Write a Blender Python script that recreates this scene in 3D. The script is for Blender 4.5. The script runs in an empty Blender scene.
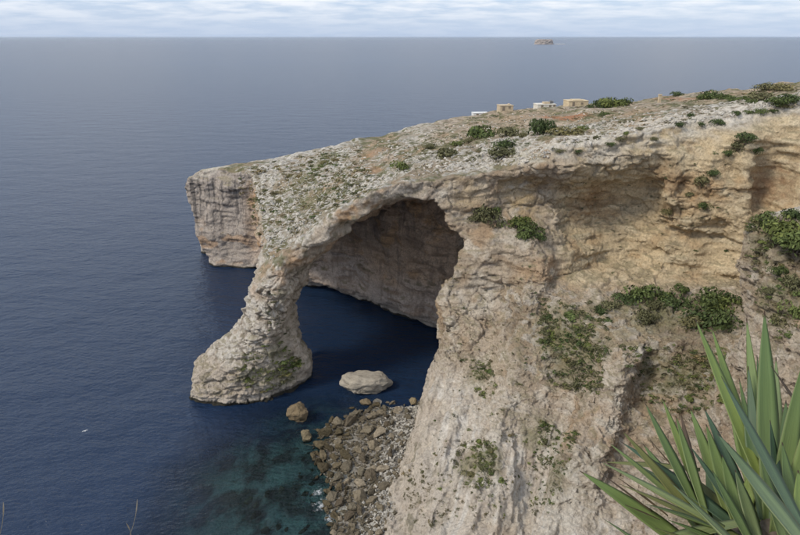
import bpy, math, random, time
import numpy as np
from mathutils import Vector, Matrix
from mathutils.bvhtree import BVHTree
T0 = time.time()
sc = bpy.context.scene
COL = sc.collection
rnd = random.Random(11)
RS = np.random.RandomState(7)

# ------------------------------------------------------------------ camera
FPX, CU, CV, HC = 610.0, 400.0, 267.5, 65.0          # focal length and centre in photo pixels, eye height over the sea
PITCH = math.atan((CV - 37.0) / FPX)
CP, SP = math.cos(PITCH), math.sin(PITCH)
cam_d = bpy.data.cameras.new('camera')
cam_d.sensor_width = 36.0
cam_d.lens = 36.0 * FPX / 800.0
cam_d.clip_start, cam_d.clip_end = 0.1, 300000.0
cam = bpy.data.objects.new('camera', cam_d)
cam.location = (0, 0, HC)
cam.rotation_euler = (math.pi / 2 - PITCH, 0, 0)
COL.objects.link(cam)
sc.camera = cam

# ------------------------------------------------------------------ sky, sun, exposure
SUN_EL, SUN_AZ = math.radians(43), math.radians(-120)   # azimuth from +Y towards +X: the sun stands left and behind
w = bpy.data.worlds.new('World'); sc.world = w; w.use_nodes = True
nt = w.node_tree; N = nt.nodes; L = nt.links
for n in list(N): N.remove(n)
out = N.new('ShaderNodeOutputWorld')
bg = N.new('ShaderNodeBackground'); bg.inputs['Strength'].default_value = 0.11
sky = N.new('ShaderNodeTexSky'); sky.sky_type = 'NISHITA'; sky.sun_disc = False
sky.sun_elevation = SUN_EL; sky.sun_rotation = SUN_AZ
sky.air_density = 1.0; sky.dust_density = 1.6; sky.ozone_density = 1.0
tc = N.new('ShaderNodeTexCoord')
sep = N.new('ShaderNodeSeparateXYZ'); L.new(tc.outputs['Generated'], sep.inputs[0])
# cloud deck: direction projected on a flat layer, so that clouds flatten towards the horizon
zz = N.new('ShaderNodeMath'); zz.operation = 'ADD'; zz.inputs[1].default_value = 0.10; L.new(sep.outputs['Z'], zz.inputs[0])
zm = N.new('ShaderNodeMath'); zm.operation = 'MAXIMUM'; zm.inputs[1].default_value = 0.02; L.new(zz.outputs[0], zm.inputs[0])
dx = N.new('ShaderNodeMath'); dx.operation = 'DIVIDE'; L.new(sep.outputs['X'], dx.inputs[0]); L.new(zm.outputs[0], dx.inputs[1])
dy = N.new('ShaderNodeMath'); dy.operation = 'DIVIDE'; L.new(sep.outputs['Y'], dy.inputs[0]); L.new(zm.outputs[0], dy.inputs[1])
cmb = N.new('ShaderNodeCombineXYZ'); L.new(dx.outputs[0], cmb.inputs[0]); L.new(dy.outputs[0], cmb.inputs[1])
cn = N.new('ShaderNodeTexNoise'); cn.inputs['Scale'].default_value = 1.5; cn.inputs['Detail'].default_value = 7; cn.inputs['Roughness'].default_value = 0.58
L.new(cmb.outputs[0], cn.inputs['Vector'])
cr = N.new('ShaderNodeValToRGB'); cr.color_ramp.elements[0].position = 0.40; cr.color_ramp.elements[1].position = 0.60
L.new(cn.outputs['Fac'], cr.inputs[0])
# the deck thins out towards the horizon
fade = N.new('ShaderNodeMapRange'); fade.inputs['From Min'].default_value = 0.014; fade.inputs['From Max'].default_value = 0.055
fade.inputs['To Min'].default_value = 0.12; fade.inputs['To Max'].default_value = 0.92
L.new(sep.outputs['Z'], fade.inputs['Value'])
cf = N.new('ShaderNodeMath'); cf.operation = 'MULTIPLY'; L.new(cr.outputs[0], cf.inputs[0]); L.new(fade.outputs[0], cf.inputs[1])
base_mix = N.new('ShaderNodeMix'); base_mix.data_type = 'RGBA'     # thin veil under everything
base_mix.inputs['Factor'].default_value = 0.78
L.new(sky.outputs[0], base_mix.inputs['A']); base_mix.inputs['B'].default_value = (2.9, 3.6, 4.85, 1)
cmix = N.new('ShaderNodeMix'); cmix.data_type = 'RGBA'
L.new(cf.outputs[0], cmix.inputs['Factor']); L.new(base_mix.outputs['Result'], cmix.inputs['A'])
cmix.inputs['B'].default_value = (5.2, 5.3, 5.5, 1)
L.new(cmix.outputs['Result'], bg.inputs['Color']); L.new(bg.outputs[0], out.inputs[0])

sun_d = bpy.data.lights.new('sun', 'SUN'); sun_d.energy = 1.5; sun_d.angle = math.radians(12); sun_d.color = (1.0, 0.92, 0.79)
sun = bpy.data.objects.new('sun', sun_d); COL.objects.link(sun)
sd = Vector((math.sin(SUN_AZ) * math.cos(SUN_EL), math.cos(SUN_AZ) * math.cos(SUN_EL), math.sin(SUN_EL)))
sun.rotation_euler = sd.to_track_quat('Z', 'Y').to_euler()
sun.location = (-60, -40, 160)
sc.view_settings.view_transform = 'Standard'; sc.view_settings.look = 'None'
sc.view_settings.gamma = 1.0; sc.view_settings.exposure = 0.8; sc.view_settings.use_curve_mapping = False
sc.render.engine = 'CYCLES'
sc.cycles.use_denoising = True
sc.cycles.max_bounces = 8; sc.cycles.diffuse_bounces = 6; sc.cycles.glossy_bounces = 3
sc.cycles.transparent_max_bounces = 8; sc.cycles.caustics_reflective = False; sc.cycles.caustics_refractive = False

# ------------------------------------------------------------------ pixel <-> place
def ray(u, v):
    a, b = (u - CU) / FPX, -(v - CV) / FPX
    return np.array([a, CP + b * SP, -SP + b * CP])
def atz(u, v, z):
    d = ray(u, v); t = (z - HC) / d[2]; return (d[0] * t, d[1] * t)
def aty(u, v, y):
    d = ray(u, v); t = y / d[1]; return (d[0] * t, y, HC + d[2] * t)
def project(x, y, z):
    zc = z - HC
    f = y * CP - zc * SP; up = y * SP + zc * CP
    return CU + FPX * x / f, CV - FPX * up / f

# ------------------------------------------------------------------ noise
def _hash(ix, iy, iz, seed):
    h = (ix.astype(np.uint32) * np.uint32(374761393) + iy.astype(np.uint32) * np.uint32(668265263)
         + iz.astype(np.uint32) * np.uint32(2147483647) + np.uint32((seed * 1274126177) & 0xffffffff))
    h = (h ^ (h >> np.uint32(13))) * np.uint32(1274126177)
    return h ^ (h >> np.uint32(16))
_G = RS.normal(size=(256, 3)).astype(np.float32); _G /= np.linalg.norm(_G, axis=1)[:, None]
def perlin(x, y, z, seed=0):
    x = np.asarray(x, np.float32); y = np.asarray(y, np.float32); z = np.asarray(z, np.float32)
    xf, yf, zf = np.floor(x), np.floor(y), np.floor(z)
    ix, iy, iz = xf.astype(np.int64), yf.astype(np.int64), zf.astype(np.int64)
    x = x - xf; y = y - yf; z = z - zf
    fx = x * x * x * (x * (x * 6 - 15) + 10); fy = y * y * y * (y * (y * 6 - 15) + 10); fz = z * z * z * (z * (z * 6 - 15) + 10)
    r = 0
    for a in (0, 1):
        wx = fx if a else 1 - fx
        for b in (0, 1):
            wy = fy if b else 1 - fy
            for c in (0, 1):
                wz = fz if c else 1 - fz
                g = _G[_hash(ix + a, iy + b, iz + c, seed) & np.uint32(255)]
                r = r + wx * wy * wz * (g[..., 0] * (x - a) + g[..., 1] * (y - b) + g[..., 2] * (z - c))
    return r * 1.5
def fbm(x, y, z, octv=3, seed=0, gain=0.5):
    s, a, f = 0, 1.0, 1.0
    for o in range(octv):
        s = s + a * perlin(x * f, y * f, z * f, seed + o * 17); a *= gain; f *= 2.03
    return s
def cells(x, y, z, seed=0):
    """distance to the nearest and second nearest jittered point, and a value per cell"""
    ix, iy, iz = (np.floor(t).astype(np.int64) for t in (x, y, z))
    d1 = np.full(x.shape, 9., np.float32); d2 = d1.copy(); val = np.zeros(x.shape, np.float32)
    for a in (-1, 0, 1):
        for b in (-1, 0, 1):
            for c in (-1, 0, 1):
                h = _hash(ix + a, iy + b, iz + c, seed)
                px = ix + a + (h & np.uint32(255)) / 255.; py = iy + b + ((h >> np.uint32(8)) & np.uint32(255)) / 255.; pz = iz + c + ((h >> np.uint32(16)) & np.uint32(255)) / 255.
                d = ((px - x) ** 2 + (py - y) ** 2 + (pz - z) ** 2).astype(np.float32)
                m = d < d1
                d2 = np.where(m, d1, np.minimum(d2, d)); val = np.where(m, ((h >> np.uint32(24)) / 255.).astype(np.float32), val); d1 = np.where(m, d, d1)
    return np.sqrt(d1), np.sqrt(d2), val
def sstep(a, b, x):
    t = np.clip((x - a) / (b - a), 0, 1); return t * t * (3 - 2 * t)

# ------------------------------------------------------------------ the land: contours of the coast at rising heights
H = 0.5
X0, X1, Y0, Y1, Z0, Z1 = -70.0, 120.0, -6.0, 236.0, -2.5, 65.0
gx = np.arange(X0, X1 + .01, H, dtype=np.float32); gy = np.arange(Y0, Y1 + .01, H, dtype=np.float32); gz = np.arange(Z0, Z1 + .01, H, dtype=np.float32)

BACK = [(118, 236), (400, 260), (400, -120), (-160, -120)]
def skyl(u, v, y): return aty(u, v, y)[:2]
NORTH = [skyl(190, 174, 186), skyl(225, 164, 189), skyl(260, 160, 190), skyl(330, 145, 194), skyl(420, 125, 206), skyl(500, 110.5, 216), skyl(560, 106, 218), skyl(620, 102, 224), (118, 232)]
def px(z, *uv): return [atz(u, v, z) for u, v in uv]
ROOF = [(-42, 170.5), (-33, 140), (-25.5, 106), (-19, 103.5), (-12.6, 103.5), (-6, 105.0), (0, 107.0), (4, 108)]
LEVELS = [0, 8, 15, 22, 24.5, 31, 34.5, 38, 44, 50, 56, 63]
WEST = {0: [(-58, 182), (-59, 174.5), (-50, 172.5)], 8: [(-61, 182), (-60.5, 174.5), (-50, 172.5)], 15: [(-62.5, 182), (-62, 175), (-50, 172.8)],
        22: [(-63.5, 184), (-63, 176), (-50, 173.2)], 30: [(-63, 186), (-62, 178), (-50, 175)]}
BAY = {
 0: [(8, 107)] + px(0, (430, 402), (420, 416), (406, 439), (393, 467), (382, 502), (375, 540)) + [(-4, 55), (-10, 40), (-28, 25), (-60, 10), (-90, -20)],
 8: [(8.3, 107)] + px(8, (437, 374), (433, 392), (429, 420), (430, 455), (441, 492), (478, 508), (515, 500), (533, 488), (548, 525)) + [(13.5, 52), (5, 40), (-6, 30), (-28, 15), (-60, 2), (-90, -25)],
 15: [(8.6, 107)] + px(15, (443, 322), (449, 338), (468, 352), (500, 368), (530, 384), (552, 394), (566, 400), (588, 425), (599, 455), (616, 452), (634, 420), (660, 404), (695, 404), (712, 425), (705, 455), (700, 500)) + [(24, 46), (10, 34), (-5, 25), (-28, 10), (-60, -5), (-90, -30)],
 22: [(9.2, 107)] + px(22, (447, 287), (480, 290), (520, 298), (545, 308), (560, 318), (590, 332), (612, 347), (640, 342), (690, 345), (726, 352), (732, 395), (765, 432), (795, 468)) + [(34, 42), (22, 32), (8, 25), (-5, 20), (-28, 5), (-60, -10), (-90, -35)],
 24.5: [(9.5, 107)] + px(24.5, (449, 274), (480, 277), (520, 283), (550, 290)) + [(29, 102), (36, 106.5), (45, 107.5), (52, 104), (61, 101.5), (63, 92), (55, 82)] + px(24.5, (738, 380), (768, 412), (797, 440)) + [(37, 43), (25, 31), (9, 23), (-5, 18), (-28, 3), (-60, -12), (-90, -37)],
 31: [(10.2, 107)] + px(31, (462, 236), (490, 240), (530, 243)) + [(29, 104.5), (33, 109), (39, 112), (46, 110.5), (52, 105.5), (60, 104), (64, 101), (66, 92), (57, 84)] + px(31, (742, 330), (765, 357), (798, 390)) + [(41, 44), (30, 30), (12, 20), (-5, 15), (-28, 0), (-60, -15), (-90, -40)],
 34.5: [(9, 107.5), (13, 108), (20, 109.5), (27, 109.5), (33, 112.5), (40, 114.5), (47, 112.5), (52, 104.5), (59, 103), (64, 103), (67, 94), (56, 82), (43, 72), (44, 60), (45, 48), (36, 32), (20, 18), (-5, 13), (-28, -2), (-60, -18), (-90, -43)],
 38: [(6.5, 108.5), (13, 109), (20, 111), (27, 111.5), (33, 112), (40, 114), (47, 112.5), (52, 105), (58, 103), (64, 105.5), (68, 97), (68, 87), (54, 80), (43.2, 73), (45.5, 64), (48, 52), (42, 34), (28, 20), (10, 13), (-5, 11), (-28, -4), (-60, -20), (-90, -45)],
 44: [(6, 109), (20, 107.5), (27, 106), (33, 106.5), (40, 107.5), (46, 109), (51, 108.5), (54, 105), (60, 104.5), (66, 106), (71, 100), (73, 90), (60, 82), (46, 75), (47, 67), (52, 56), (48, 34), (28, 14), (8, 8), (-5, 7), (-28, -8), (-60, -25), (-90, -50)],
 50: [(6, 111), (28, 110), (36, 107.5), (44, 108), (52, 110), (58, 107), (66, 107), (73, 102), (80, 92), (78, 80), (62, 74), (58, 64), (60, 48), (48, 26), (24, 8), (6, 4.5), (-5, 4), (-28, -12), (-60, -30), (-90, -60)],
 56: [(6, 115), (30, 115), (45, 115), (60, 113), (75, 108), (88, 98), (92, 70), (75, 40), (50, 18), (22, 4), (5, 1.6), (-5, 1.0), (-28, -16), (-60, -40), (-90, -70)],
 63: [(6, 125), (60, 120), (100, 100), (100, 60), (80, 30), (40, 8), (18, -1), (4, -1), (-6, -1), (-28, -20), (-60, -50), (-90, -80)],
}
def land_poly(z):
    wz = min(WEST, key=lambda k: abs(k - z))
    return BACK[3:] and (WEST[wz] + ROOF + BAY[z] + [(-160, -120), (400, -120), (400, 260)] + NORTH[::-1])
LEG = {
 -4: px(0, (187, 399), (200, 407), (230, 411), (265, 406), (295, 395), (316, 380)) + [(-17, 111), (-24, 118), (-37, 116), (-42, 108)],
 0: px(0, (190, 398), (202, 404), (230, 407), (265, 402), (292, 391), (312, 377)) + [(-18, 111), (-24, 117), (-36, 115), (-41, 108)],
 5: px(5, (190.5, 373), (204, 379), (230, 381), (262, 378), (290, 370), (312, 361)) + [(-18, 111), (-24, 117), (-35, 114), (-40, 108)],
 8: px(8, (204, 355), (222, 362), (240, 364), (265, 361), (290, 355), (306, 349)) + [(-20, 111), (-25, 117), (-33, 114), (-36.5, 108)],
 15: px(15, (241, 321), (252, 330), (270, 331), (285, 326), (292, 316)) + [(-20.5, 110), (-23, 115), (-28, 114), (-29.8, 107)],
 24: px(24, (254, 277), (264, 284), (285, 283), (301, 273)) + [(-17, 111), (-19, 119), (-26, 124), (-28, 110)],
 31: [(-27, 104), (-22, 103), (-14, 103.5), (-10, 110), (-14, 120), (-24, 120), (-28, 112)],
}
def void_poly(z, xr, s):
    wall = [(-42, 171), (-34, 163), (-26, 154.5), (-15, 150), (-7, 142), (1, 134), (9, 128.5), (17, 124), (19, 116), (13, 110.5)]
    xm = float(np.interp(z, [0, 24, 30, 34, 38, 42], [19, 17, 12.0, 8.6, 7.2, 6.8]))
    wall = [(min(x, xm), y - s) for x, y in wall]
    return wall + [(xr + .6, 106), (xr, 103.5), (xr - 2.5, 101.5), (-14, 92), (-120, 70), (-120, 140), (-46, 165)]
VOID = {-4: (7, -4), 0: (7.2, -3.2), 1.6: (7.3, -1.6), 3.2: (7.4, 1.6), 8: (7.6, 1.2), 15: (8.2, 1.0), 22: (8.9, 1.5), 30: (10.2, 2.5), 34: (8.4, 3.0), 38: (6.8, 3.5), 42: (6.2, 5.0)}

cgx = np.arange(X0, X1 + 1.01, 1.0, dtype=np.float32); cgy = np.arange(Y0, Y1 + 1.01, 1.0, dtype=np.float32)
def poly_sdf(poly):
    PX, PY = np.meshgrid(cgx, cgy, indexing='ij')
    d = np.full(PX.shape, 1e9, np.float32); s = np.zeros(PX.shape, bool)
    n = len(poly)
    for i in range(n):
        ax, ay = poly[i]; bx, by = poly[(i + 1) % n]
        ex, ey = bx - ax, by - ay; wx, wy = PX - ax, PY - ay
        t = np.clip((wx * ex + wy * ey) / (ex * ex + ey * ey + 1e-9), 0, 1)
        d = np.minimum(d, (wx - ex * t) ** 2 + (wy - ey * t) ** 2)
        if ay != by:
            c = ((ay > PY) != (by > PY)) & (PX < (bx - ax) * (PY - ay) / (by - ay) + ax)
            s ^= c
    d = np.sqrt(d); d = np.where(s, -d, d)
    # to the fine grid
    ii = np.arange(len(gx)); i0 = np.minimum((ii * H).astype(int), len(cgx) - 2); fi = (ii * H - i0)[:, None]
    jj = np.arange(len(gy)); j0 = np.minimum((jj * H).astype(int), len(cgy) - 2); fj = (jj * H - j0)[None, :]
    a = d[i0][:, j0] * (1 - fi) * (1 - fj) + d[i0 + 1][:, j0] * fi * (1 - fj) + d[i0][:, j0 + 1] * (1 - fi) * fj + d[i0 + 1][:, j0 + 1] * fi * fj
    return a.astype(np.float32)
def loft(levels, grids, z):
    if z <= levels[0]: return grids[0]
    if z >= levels[-1]: return grids[-1]
    k = max(i for i, l in enumerate(levels) if l <= z)
    t = (z - levels[k]) / (levels[k + 1] - levels[k])
    return grids[k] * (1 - t) + grids[k + 1] * t
land_g = [poly_sdf(land_poly(z)) for z in LEVELS]
leg_l = sorted(LEG); leg_g = [poly_sdf(LEG[z]) for z in leg_l]
void_l = sorted(VOID); void_g = [poly_sdf(void_poly(z, *VOID[z])) for z in void_l]

# height of the upper surface: (photo pixel, distance) picks and a few places out of view
TOP = [aty(*p) for p in [
 (187, 178, 177), (200, 170, 177), (213, 167, 177.5), (228, 164.5, 178.5), (200, 176, 190), (228, 171, 194), (260, 160.5, 184), (262, 163, 194), (330, 145.5, 192), (360, 140, 196), (420, 125.5, 205), (500, 109.5, 214), (560, 105.5, 217), (620, 102.5, 220), (700, 96, 215), (750, 90, 205), (800, 80, 195),
 (240, 170, 172), (240, 205, 160), (260, 190, 162), (256, 235, 128), (300, 200, 145), (280, 225, 125), (350, 170, 150), (420, 150, 150), (370, 185, 128), (500, 135, 158), (470, 150, 135), (600, 120, 165), (560, 130, 140), (700, 107, 155), (760, 98, 160),
 (261, 270, 105), (266, 277, 103), (282, 253, 104), (300, 241, 104), (320, 225, 104.5), (340, 208, 105.5), (370, 192, 106.5), (400, 181, 108), (430, 178, 109), (470, 175, 108.5), (520, 166, 107.5), (550, 153, 106.5), (600, 141, 106.5), (640, 131, 108), (680, 124, 109), (720, 119, 107.5), (760, 111, 106), (800, 101, 104)]]
TOP += [(0, 0, 62.9), (0, -40, 66), (60, -20, 66), (44, 72, 45.5), (47, 69, 46.5), (52, 66, 49), (60, 60, 53), (70, 72, 53), (85, 85, 57), (110, 100, 57), (110, 60, 61), (62, 84, 46), (60, 40, 58), (30, 20, 60), (150, 200, 52), (110, 235, 46), (-60, -20, 66), (15, 60, 50), (-20, 70, 40), (-60, 120, 27), (-80, 176, 27)]
TOP = np.array(TOP)
_D = np.linalg.norm(TOP[:, None, :2] - TOP[None, :, :2], axis=2)
_n = len(TOP)
_A = np.block([[_D + np.eye(_n) * -0.4, np.ones((_n, 1))], [np.ones((1, _n)), np.zeros((1, 1))]])
_W = np.linalg.solve(_A, np.concatenate([TOP[:, 2], [0]]))
def ztop(x, y):
    s = np.full(np.shape(x), _W[-1], np.float32)
    for (a, b, _), wgt in zip(TOP, _W[:-1]):
        s = s + np.float32(wgt) * np.sqrt((x - a) ** 2 + (y - b) ** 2).astype(np.float32)
    return s
GX, GY = np.meshgrid(gx, gy, indexing='ij')
ZT = ztop(GX, GY)
ZTn = ZT + 0.9 * perlin(GX / 11, GY / 11, 0 * GX, 3) + 0.55 * perlin(GX / 4.2, GY / 4.2, 0 * GX, 4)
# low steps of bedding across the top
_st = (ZTn / 1.6 + perlin(GX / 16, GY / 16, 0 * GX + .5, 8)); _fr = _st - np.floor(_st)
ZTn = ZTn + 0.45 * (sstep(.35, .65, _fr) - _fr)
_thick = 3.3 + 0.07 * np.clip(GY - 105, 0, 50) + 1.6 * sstep(-6, 6, GX) * 0
ZC = ZT - _thick

def smax(a, b, k):
    h = np.clip(0.5 + 0.5 * (a - b) / k, 0, 1); return b * (1 - h) + a * h + k * h * (1 - h)
# two broken, stepped patches of harder rock in the lower cliff: below the ledge, and left of the pale rib
def rocky(x, y, z):
    return sstep(24.2, 22.6, z) * np.maximum(sstep(29, 33, x) * sstep(71, 75, y) * sstep(10, 13, z), sstep(16.5, 19.5, x) * sstep(80, 84, y) * sstep(13.5, 15.5, z) * sstep(33, 30, x))
# ribs that stand out of the lower cliff (positive) and gullies between them (negative)
def p3(*q): return [(*atz(u, v, z), z) for u, v, z in q]
def py3(*q): return [aty(u, v, y) for u, v, y in q]
RIBS = [(p3((640, 338, 22.6), (620, 372, 20.4), (605, 405, 16.5), (585, 440, 14.3), (568, 480, 12), (552, 535, 10)), 3.6, 6.0),
        (p3((585, 372, 17.5), (565, 410, 13.5), (545, 450, 10.5), (532, 490, 7.5), (522, 535, 6.8)), 3.6, -5.5),
        (p3((528, 300, 22), (518, 350, 18), (508, 400, 13.8), (494, 450, 10.5), (480, 500, 8), (470, 540, 6.5)), 3.4, 5.0),
        (p3((490, 320, 18), (480, 360, 15.4), (468, 410, 11.5), (455, 460, 8.8), (440, 515, 7)), 2.8, -3.6),
        (p3((500, 296, 21.5), (503, 318, 19)), 3.4, -4.0),
        (p3((450, 300, 20), (452, 350, 13), (446, 400, 8)), 2.2, 2.0),
        (p3((650, 365, 20), (640, 400, 16.5), (625, 440, 14.8), (610, 490, 12.5), (600, 535, 11.5)), 2.6, -3.6),
        (p3((690, 350, 22), (680, 400, 15.3), (668, 440, 13.8), (655, 490, 13)), 2.8, 3.2),
        (p3((545, 305, 22), (560, 345, 18.5), (552, 390, 15.2)), 2.8, -3.4),
        (p3((570, 305, 22.8), (588, 350, 19.5)), 2.2, 2.2),
        # alcoves and ribs of the yellow wall
        (py3((585, 215, 109), (620, 205, 111), (625, 250, 109)), 5.0, -4.5),
        (py3((700, 235, 105), (722, 225, 105), (712, 260, 103)), 3.6, -3.2),
        (py3((768, 175, 104), (770, 195, 104)), 3.6, -4.0),
        (py3((678, 165, 107), (668, 205, 106), (660, 275, 104)), 3.0, 3.8),
        (py3((748, 145, 105), (742, 200, 104), (738, 270, 102)), 2.6, 3.0),
        (py3((540, 172, 107), (575, 180, 106), (610, 172, 106), (650, 158, 106.5)), 2.2, 2.6),
        (py3((690, 150, 108), (720, 158, 106.5), (735, 175, 105)), 2.4, -2.4)]
KT = 0.7 + 3.2 * sstep(-11, -18, GX) * sstep(126, 112, GY)          # the roof rounds off into the leg
F = np.empty((len(gx), len(gy), len(gz)), np.float32)
for k, z in enumerate(gz):
    f = loft(LEVELS, land_g, z).copy()
    v = smax(loft(void_l, void_g, z), z - ZC, 1.5)
    f = smax(f, -v, 0.8)
    if z < 34:
        g = loft(leg_l, leg_g, z) + max(0., z - 31)
        f = -smax(-f, -g, 2.0)
    f = smax(f, z - ZTn, KT)
    m = np.abs(f) < 6.5
    x, y = GX[m], GY[m]; zz_ = np.full(x.shape, z, np.float32)
    wq = perlin(x / 17, y / 17, zz_ / 17, 21)
    d = 1.25 * perlin(x / 13, y / 13, zz_ / 10, 1) + 0.75 * perlin(x / 5.2, y / 5.2, zz_ / 4.4, 2)
    side = sstep(0.5, 3.0, ZTn[m] - z)                                   # only on the faces, not on the upper surface
    # bedding: beds stand proud or are worn back, with a sharp step from bed to bed
    marl = sstep(16, 10, z) * sstep(105, 98, y) * sstep(-6, 2, x) * (1 - rocky(x, y, zz_))
    head = sstep(-40, -44, x) * sstep(150, 165, y)
    recess = sstep(26, 32, x) * sstep(98, 103, y) * sstep(18, 24, z)
    ph = (z + 1.6 * wq + 0.035 * x + 50) / 2.1
    kb = np.floor(ph); tb = sstep(.72, 1.0, ph - kb)
    bed = perlin(kb * 7.31 + .37, x / 13, y / 13, 5) * (1 - tb) + perlin((kb + 1) * 7.31 + .37, x / 13, y / 13, 5) * tb
    d = d + side * bed * (1.15 + 0.35 * recess) * (1 - 0.75 * marl) * (1 - 0.65 * head)
    # vertical joints and buttresses
    j = np.abs(perlin(x / 6.5, y / 6.5, zz_ / 40, 9)); d = d + side * (0.55 - 2.6 * j) * 0.6
    j2 = np.abs(perlin((x - .36 * y * marl) / 3.4, y / (3.4 + 14 * marl), zz_ / 16, 10)); d = d + side * (0.25 - 1.2 * j2) * (0.4 + 0.8 * marl)
    d = d + marl * (1.6 * np.abs(perlin((x - .36 * y) / 7, y / 45, zz_ / 60, 12)) * 2 - 0.7)
    for (pl, r_, a_) in RIBS:
        dd = np.full(x.shape, 1e9, np.float32)
        for (p0, p1) in zip(pl, pl[1:]):
            e_ = np.array(p1) - np.array(p0); t_ = np.clip(((x - p0[0]) * e_[0] + (y - p0[1]) * e_[1] + (z - p0[2]) * e_[2]) / (e_ @ e_), 0, 1)
            dd = np.minimum(dd, (x - p0[0] - t_ * e_[0]) ** 2 + (y - p0[1] - t_ * e_[1]) ** 2 + (z - p0[2] - t_ * e_[2]) ** 2)
        d = d - a_ * np.exp(-np.sqrt(dd + .15) / (r_ * .75)) / np.maximum(side, .2)
    cv = sstep(-40, -34, x) * sstep(12, 10, x) * sstep(114, 120, y)
    d = d + cv * (1.5 * perlin(x / 9, y / 9, zz_ / 7 + .3 * x / 9, 15) + 0.9 * np.abs(perlin(x / 2.2, y / 2.2, zz_ / 7, 16)) * sstep(9, 2, z))
    leg = sstep(-14, -18, x) * sstep(122, 118, y)
    f[m] = f[m] + d * side * (1 - 0.62 * leg) + (1 - side) * 0.25 * d
    F[:, :, k] = f
F[:, :, 0] = np.maximum(F[:, :, 0], 0.1)
print('field', round(time.time() - T0, 1))

# ------------------------------------------------------------------ surface nets
def surface_nets(F):
    S = F < 0
    c = S[:-1, :-1, :-1].astype(np.int8)
    cnt = np.zeros(c.shape, np.int8)
    offs = [(a, b, d) for a in (0, 1) for b in (0, 1) for d in (0, 1)]
    nx, ny, nz = S.shape
    for a, b, d in offs:
        cnt += S[a:nx - 1 + a, b:ny - 1 + b, d:nz - 1 + d]
    act = (cnt > 0) & (cnt < 8)
    I, J, K = np.nonzero(act)
    idx = np.full(act.shape, -1, np.int32); idx[I, J, K] = np.arange(len(I))
    val = {o: F[I + o[0], J + o[1], K + o[2]] for o in offs}
    P = np.zeros((len(I), 3), np.float32); n = np.zeros(len(I), np.float32)
    for o in offs:
        for ax in range(3):
            if o[ax]: continue
            q = list(o); q[ax] = 1; q = tuple(q)
            a, b = val[o], val[q]; m = (a < 0) != (b < 0)
            t = np.where(m, a / np.where(m, a - b, 1), 0)
            for c3 in range(3):
                P[:, c3] += np.where(m, o[c3] + (t if c3 == ax else 0), 0)
            n += m
    P /= n[:, None]
    V = np.stack([X0 + (I + P[:, 0]) * H, Y0 + (J + P[:, 1]) * H, Z0 + (K + P[:, 2]) * H], 1)
    Q = []
    # edges along x, y, z with a change of sign
    for ax in range(3):
        sl0 = [slice(None)] * 3; sl1 = [slice(None)] * 3; sl0[ax] = slice(0, -1); sl1[ax] = slice(1, None)
        A, B = S[tuple(sl0)], S[tuple(sl1)]
        e = np.stack(np.nonzero(A != B), 1)
        o1, o2 = [i for i in range(3) if i != ax]
        lim = np.array(act.shape)
        ok = (e[:, o1] > 0) & (e[:, o2] > 0) & (e[:, o1] < lim[o1]) & (e[:, o2] < lim[o2]) & (e[:, ax] < lim[ax])
        e = e[ok]; ins = A[e[:, 0], e[:, 1], e[:, 2]]
        def cell(d1, d2):
            g = e.copy(); g[:, o1] -= d1; g[:, o2] -= d2; return idx[g[:, 0], g[:, 1], g[:, 2]]
        q = np.stack([cell(1, 1), cell(0, 1), cell(0, 0), cell(1, 0)], 1)
        flip = ins if ax != 1 else ~ins
        q[~flip] = q[~flip][:, ::-1]
        Q.append(q)
    return V, np.concatenate(Q)
V, Q = surface_nets(F)
del F
print('nets', len(V), len(Q), round(time.time() - T0, 1))

def normals(V, Q):
    n = np.cross(V[Q[:, 2]] - V[Q[:, 0]], V[Q[:, 3]] - V[Q[:, 1]])
    out = np.zeros_like(V)
    for i in range(4):
        for c in range(3):
            out[:, c] += np.bincount(Q[:, i], n[:, c], len(V))
    return out / (np.linalg.norm(out, axis=1)[:, None] + 1e-9)
def subdivide(V, Q):
    E = np.concatenate([Q[:, [0, 1]], Q[:, [1, 2]], Q[:, [2, 3]], Q[:, [3, 0]]]); E.sort(axis=1)
    key = E[:, 0].astype(np.int64) * len(V) + E[:, 1]
    uk, inv = np.unique(key, return_inverse=True)
    em = (V[uk // len(V)] + V[uk % len(V)]) / 2
    fm = V[Q].mean(1)
    nq = len(Q); ei = len(V) + inv.reshape(4, nq).T; fi = len(V) + len(uk) + np.arange(nq)
    Q2 = np.concatenate([np.stack([Q[:, i], ei[:, i], fi, ei[:, (i - 1) % 4]], 1) for i in range(4)])   # corners, edge points (sorted by key), face points
    return np.concatenate([V, em, fm]).astype(np.float32), Q2
# what lies on the far, hidden side stays coarse and is dropped where it can never show
nrm = normals(V, Q)
view = V - np.array([0, 0, HC], np.float32); vd = np.linalg.norm(view, axis=1)
away = (nrm * view).sum(1) / vd
fz = away[Q].mean(1); fc = V[Q].mean(1)
keep = ~((fz > 0.35) & (vd[Q[:, 0]] > 55)) & ~((fc[:, 1] < 34) & (fc[:, 2] < 50) & (fc[:, 0] < 14)) & ~((np.abs(fc[:, 0]) > fc[:, 1] * 0.70 + 12)) & (fc[:, 2] > -1.6)
keep &= ~((fc[:, 1] > 35) & (fc[:, 1] * .977 < (65 - fc[:, 2]) - 9))          # far below the view
Q = Q[keep]
def compact(V, Q):
    u, inv = np.unique(Q, return_inverse=True); return V[u], inv.reshape(Q.shape)
V, Q = compact(V, Q)
V, Q = subdivide(V, Q)
nrm = normals(V, Q)
print('subdivided', len(V), len(Q), round(time.time() - T0, 1))
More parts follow.
